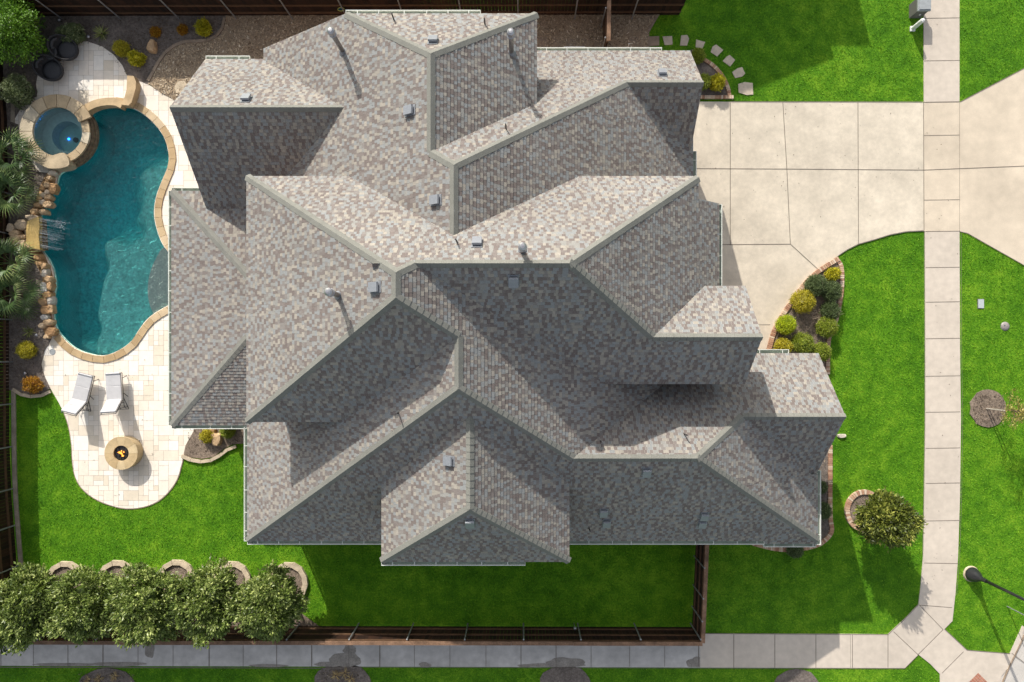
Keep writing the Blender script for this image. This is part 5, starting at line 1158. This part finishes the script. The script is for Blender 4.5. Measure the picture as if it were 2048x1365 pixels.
# street lamp (its foot and lower pole are in view)
t = thing('street_lamp', (*G(1942, 1148), 0), 'black street lamp with flared base on the right verge, leaning out of frame', 'street lamp')
mb = MB(); mb.lathe([(.001, .07), (.31, .07), (.33, .0)], 28); mb.build('footing', M_['edge'], t, world=False)
mb = MB(); mb.lathe([(.29, .07), (.29, .14), (.26, .2), (.23, .34), (.17, .46), (.10, .62), (.075, .85), (.085, .9), (.07, .95)], 24); mb.build('base', M_['black'], t, world=False, smooth=True)
mb = MB(); mb.tube([(0, 0, .9), (0, 0, 3.9)], [.065, .05], 14); mb.build('pole', M_['black'], t, world=False, smooth=True)
mb = MB(); mb.lathe([(.06, 3.9), (.16, 3.98), (.2, 4.0), (.24, 4.5), (.3, 4.52), (.05, 4.75), (.001, 4.85)], 20); mb.build('lantern', M_['black'], t, world=False)
t = thing('sign_post', (*G(2014, 1213), 0), 'thin grey metal sign post at the right edge by the kerb', 'sign post')
mb = MB(); mb.tube([(0, 0, 0), (0, 0, 2.4)], .022, 8); mb.build('post', M_['postmetal'], t, world=False)
mb = MB(); mb.box(-.25, .25, -.006, .006, 2.1, 2.38); mb.build('sign_plate', M_['utilgrey'], t, world=False)
# utility things
t = thing('utility_box', (*G(1829, 24), 0), 'grey utility pedestal beside the upper sidewalk', 'utility box')
mb = MB(); mb.box(-.23, .23, -.27, .27, 0, .62); mb.build('body', M_['utildark'], t, world=False)
mb = MB(); mb.box(-.26, .26, -.3, .3, .62, .70); mb.box(-.22, .22, -.26, .26, .70, .73); mb.build('lid', M_['utilgrey'], t, world=False)
mb = MB(); mb.box(.0, .06, -.30, -.272, .3, .36); mb.build('latch', M_['white'], t, world=False)
t = thing('marker_post', (*G(1824, 59), 0), 'white plastic marker post beside the utility pedestal', 'post')
mb = MB(); mb.lathe([(.085, 0), (.085, .72), (.07, .78), (.001, .81)], 20); mb.build('tube', M_['white'], t, world=False, smooth=False)
mb = MB(); mb.box(-.1, .1, -.1, .1, 0, .07); mb.build('foot', M_['white'], t, world=False)
t = thing('meter_box', (*G(1961, 608), 0), 'small pale rectangular meter box lid in the verge lawn', 'meter box')
mb = MB(); mb.box(-.135, .135, -.2, .2, -.02, .025); mb.build('rim', M_['utildark'], t, world=False); mb = MB(); mb.box(-.115, .115, -.18, .18, .025, .04); mb.build('lid', mat('pale_lid', (.42, .46, .47), .6), t, world=False)
t = thing('access_cover', (*G(2010, 653), 0), 'round grey domed access cover in the verge lawn', 'cover')
mb = MB(); mb.lathe([(.001, .07), (.1, .06), (.17, .03), (.19, -.01)], 24); mb.build('lid', mat('cover_grey', (.27, .24, .23), .5, spec=.5, nz=(20, .15)), t, world=False, smooth=True); mb = MB(); mb.lathe([(.001, .085), (.025, .08), (.03, .05)], 10, (-.06, .04, 0)); mb.build('knob', M_['galv'], t, world=False)
t = thing('outdoor_unit', (*G(1146, 138), 0), 'white outdoor air conditioner just behind the upper gutter', 'air conditioner')
mb = MB(); mb.box(-.42, .42, -.15, .55, .05, .8); mb.build('casing', M_['white'], t, world=False); mb = MB(); mb.lathe([(.001, .83), (.1, .83), (.3, .81), (.3, .8)], 20, (0, .2, 0)); mb.build('fan_grille', M_['utildark'], t, world=False)
t = thing('standpipe', (*G(1251, 108), 0), 'thin white standpipe poking up beside the upper gutter', 'pipe'); mb = MB(); mb.tube([(0, 0, 0), (0, 0, .9)], .022, 8); mb.build('pipe', M_['white'], t, world=False)
# pool net hung on the top fence
a = G3(690, 20, .75); b = G3(806, 21, .75); t = thing('pool_net', tuple(a), 'blue and yellow pool skimmer net hanging on the top fence', 'pool net')
mb = MB(); mb.tube([a, b], .016, 8); mb.build('pole', mat('blue_pole', (.10, .22, .38), .4), t); mb = MB(); mb.tube([b-Vector((.32, 0, 0)), b], .02, 8); mb.build('grip', mat('yellow_grip', (.55, .45, .1), .5), t)
mb = MB(); cN = a-Vector((.16, -.02, 0)); mb.tube([cN+Vector((math.cos(q*.5236)*.13, math.sin(q*.5236)*.07, 0)) for q in range(13)], .014, 6); mb.build('hoop', mat('net_yellow', (.5, .5, .12), .5), t)
mb = MB(); mb.lathe([(.12, 0), (.07, -.1), (.001, -.12)], 12, tuple(cN), sy=.55); mb.build('net', mat('net_blue', (.03, .16, .22), .7), t)
# path lights
for k, (u, v, lab) in enumerate(((125,45,'path light near the top left tree'),(183,78,'path light between the spreading shrub and the yucca'),(68,186,'path light beside the sage ball shrub'),(80,671,'path light beside the small spiky plant'),(85,774,'path light beside the orange shrub'),(423,65,'path light beside the lone yellow shrub at top'),(57,747,'path light between the golden and orange shrubs'))):
    t = thing('path_light', (*G(u, v), 0), 'small pale '+lab, 'garden light', 'small garden path lights')
    mb = MB(); mb.tube([(0, 0, 0), (0, 0, .2)], .014, 8); mb.build('stake', M_['black'], t, world=False); mb = MB(); mb.lathe([(.001, .26), (.04, .25), (.07, .22), (.065, .19), (.03, .18)], 16); mb.build('lamp_head', M_['galv'], t, world=False, smooth=True)
t = thing('fence_lamp', (*G(1148, 1246), 0), 'small grey lamp fixed on the bottom fence', 'lamp'); mb = MB(); mb.tube([(0, 0, 0), (0, 0, .55)], .012, 6); mb.build('stem', M_['postmetal'], t, world=False); mb = MB(); mb.lathe([(.001, .66), (.05, .63), (.075, .56), (.04, .52)], 12); mb.build('head', M_['galv'], t, world=False)
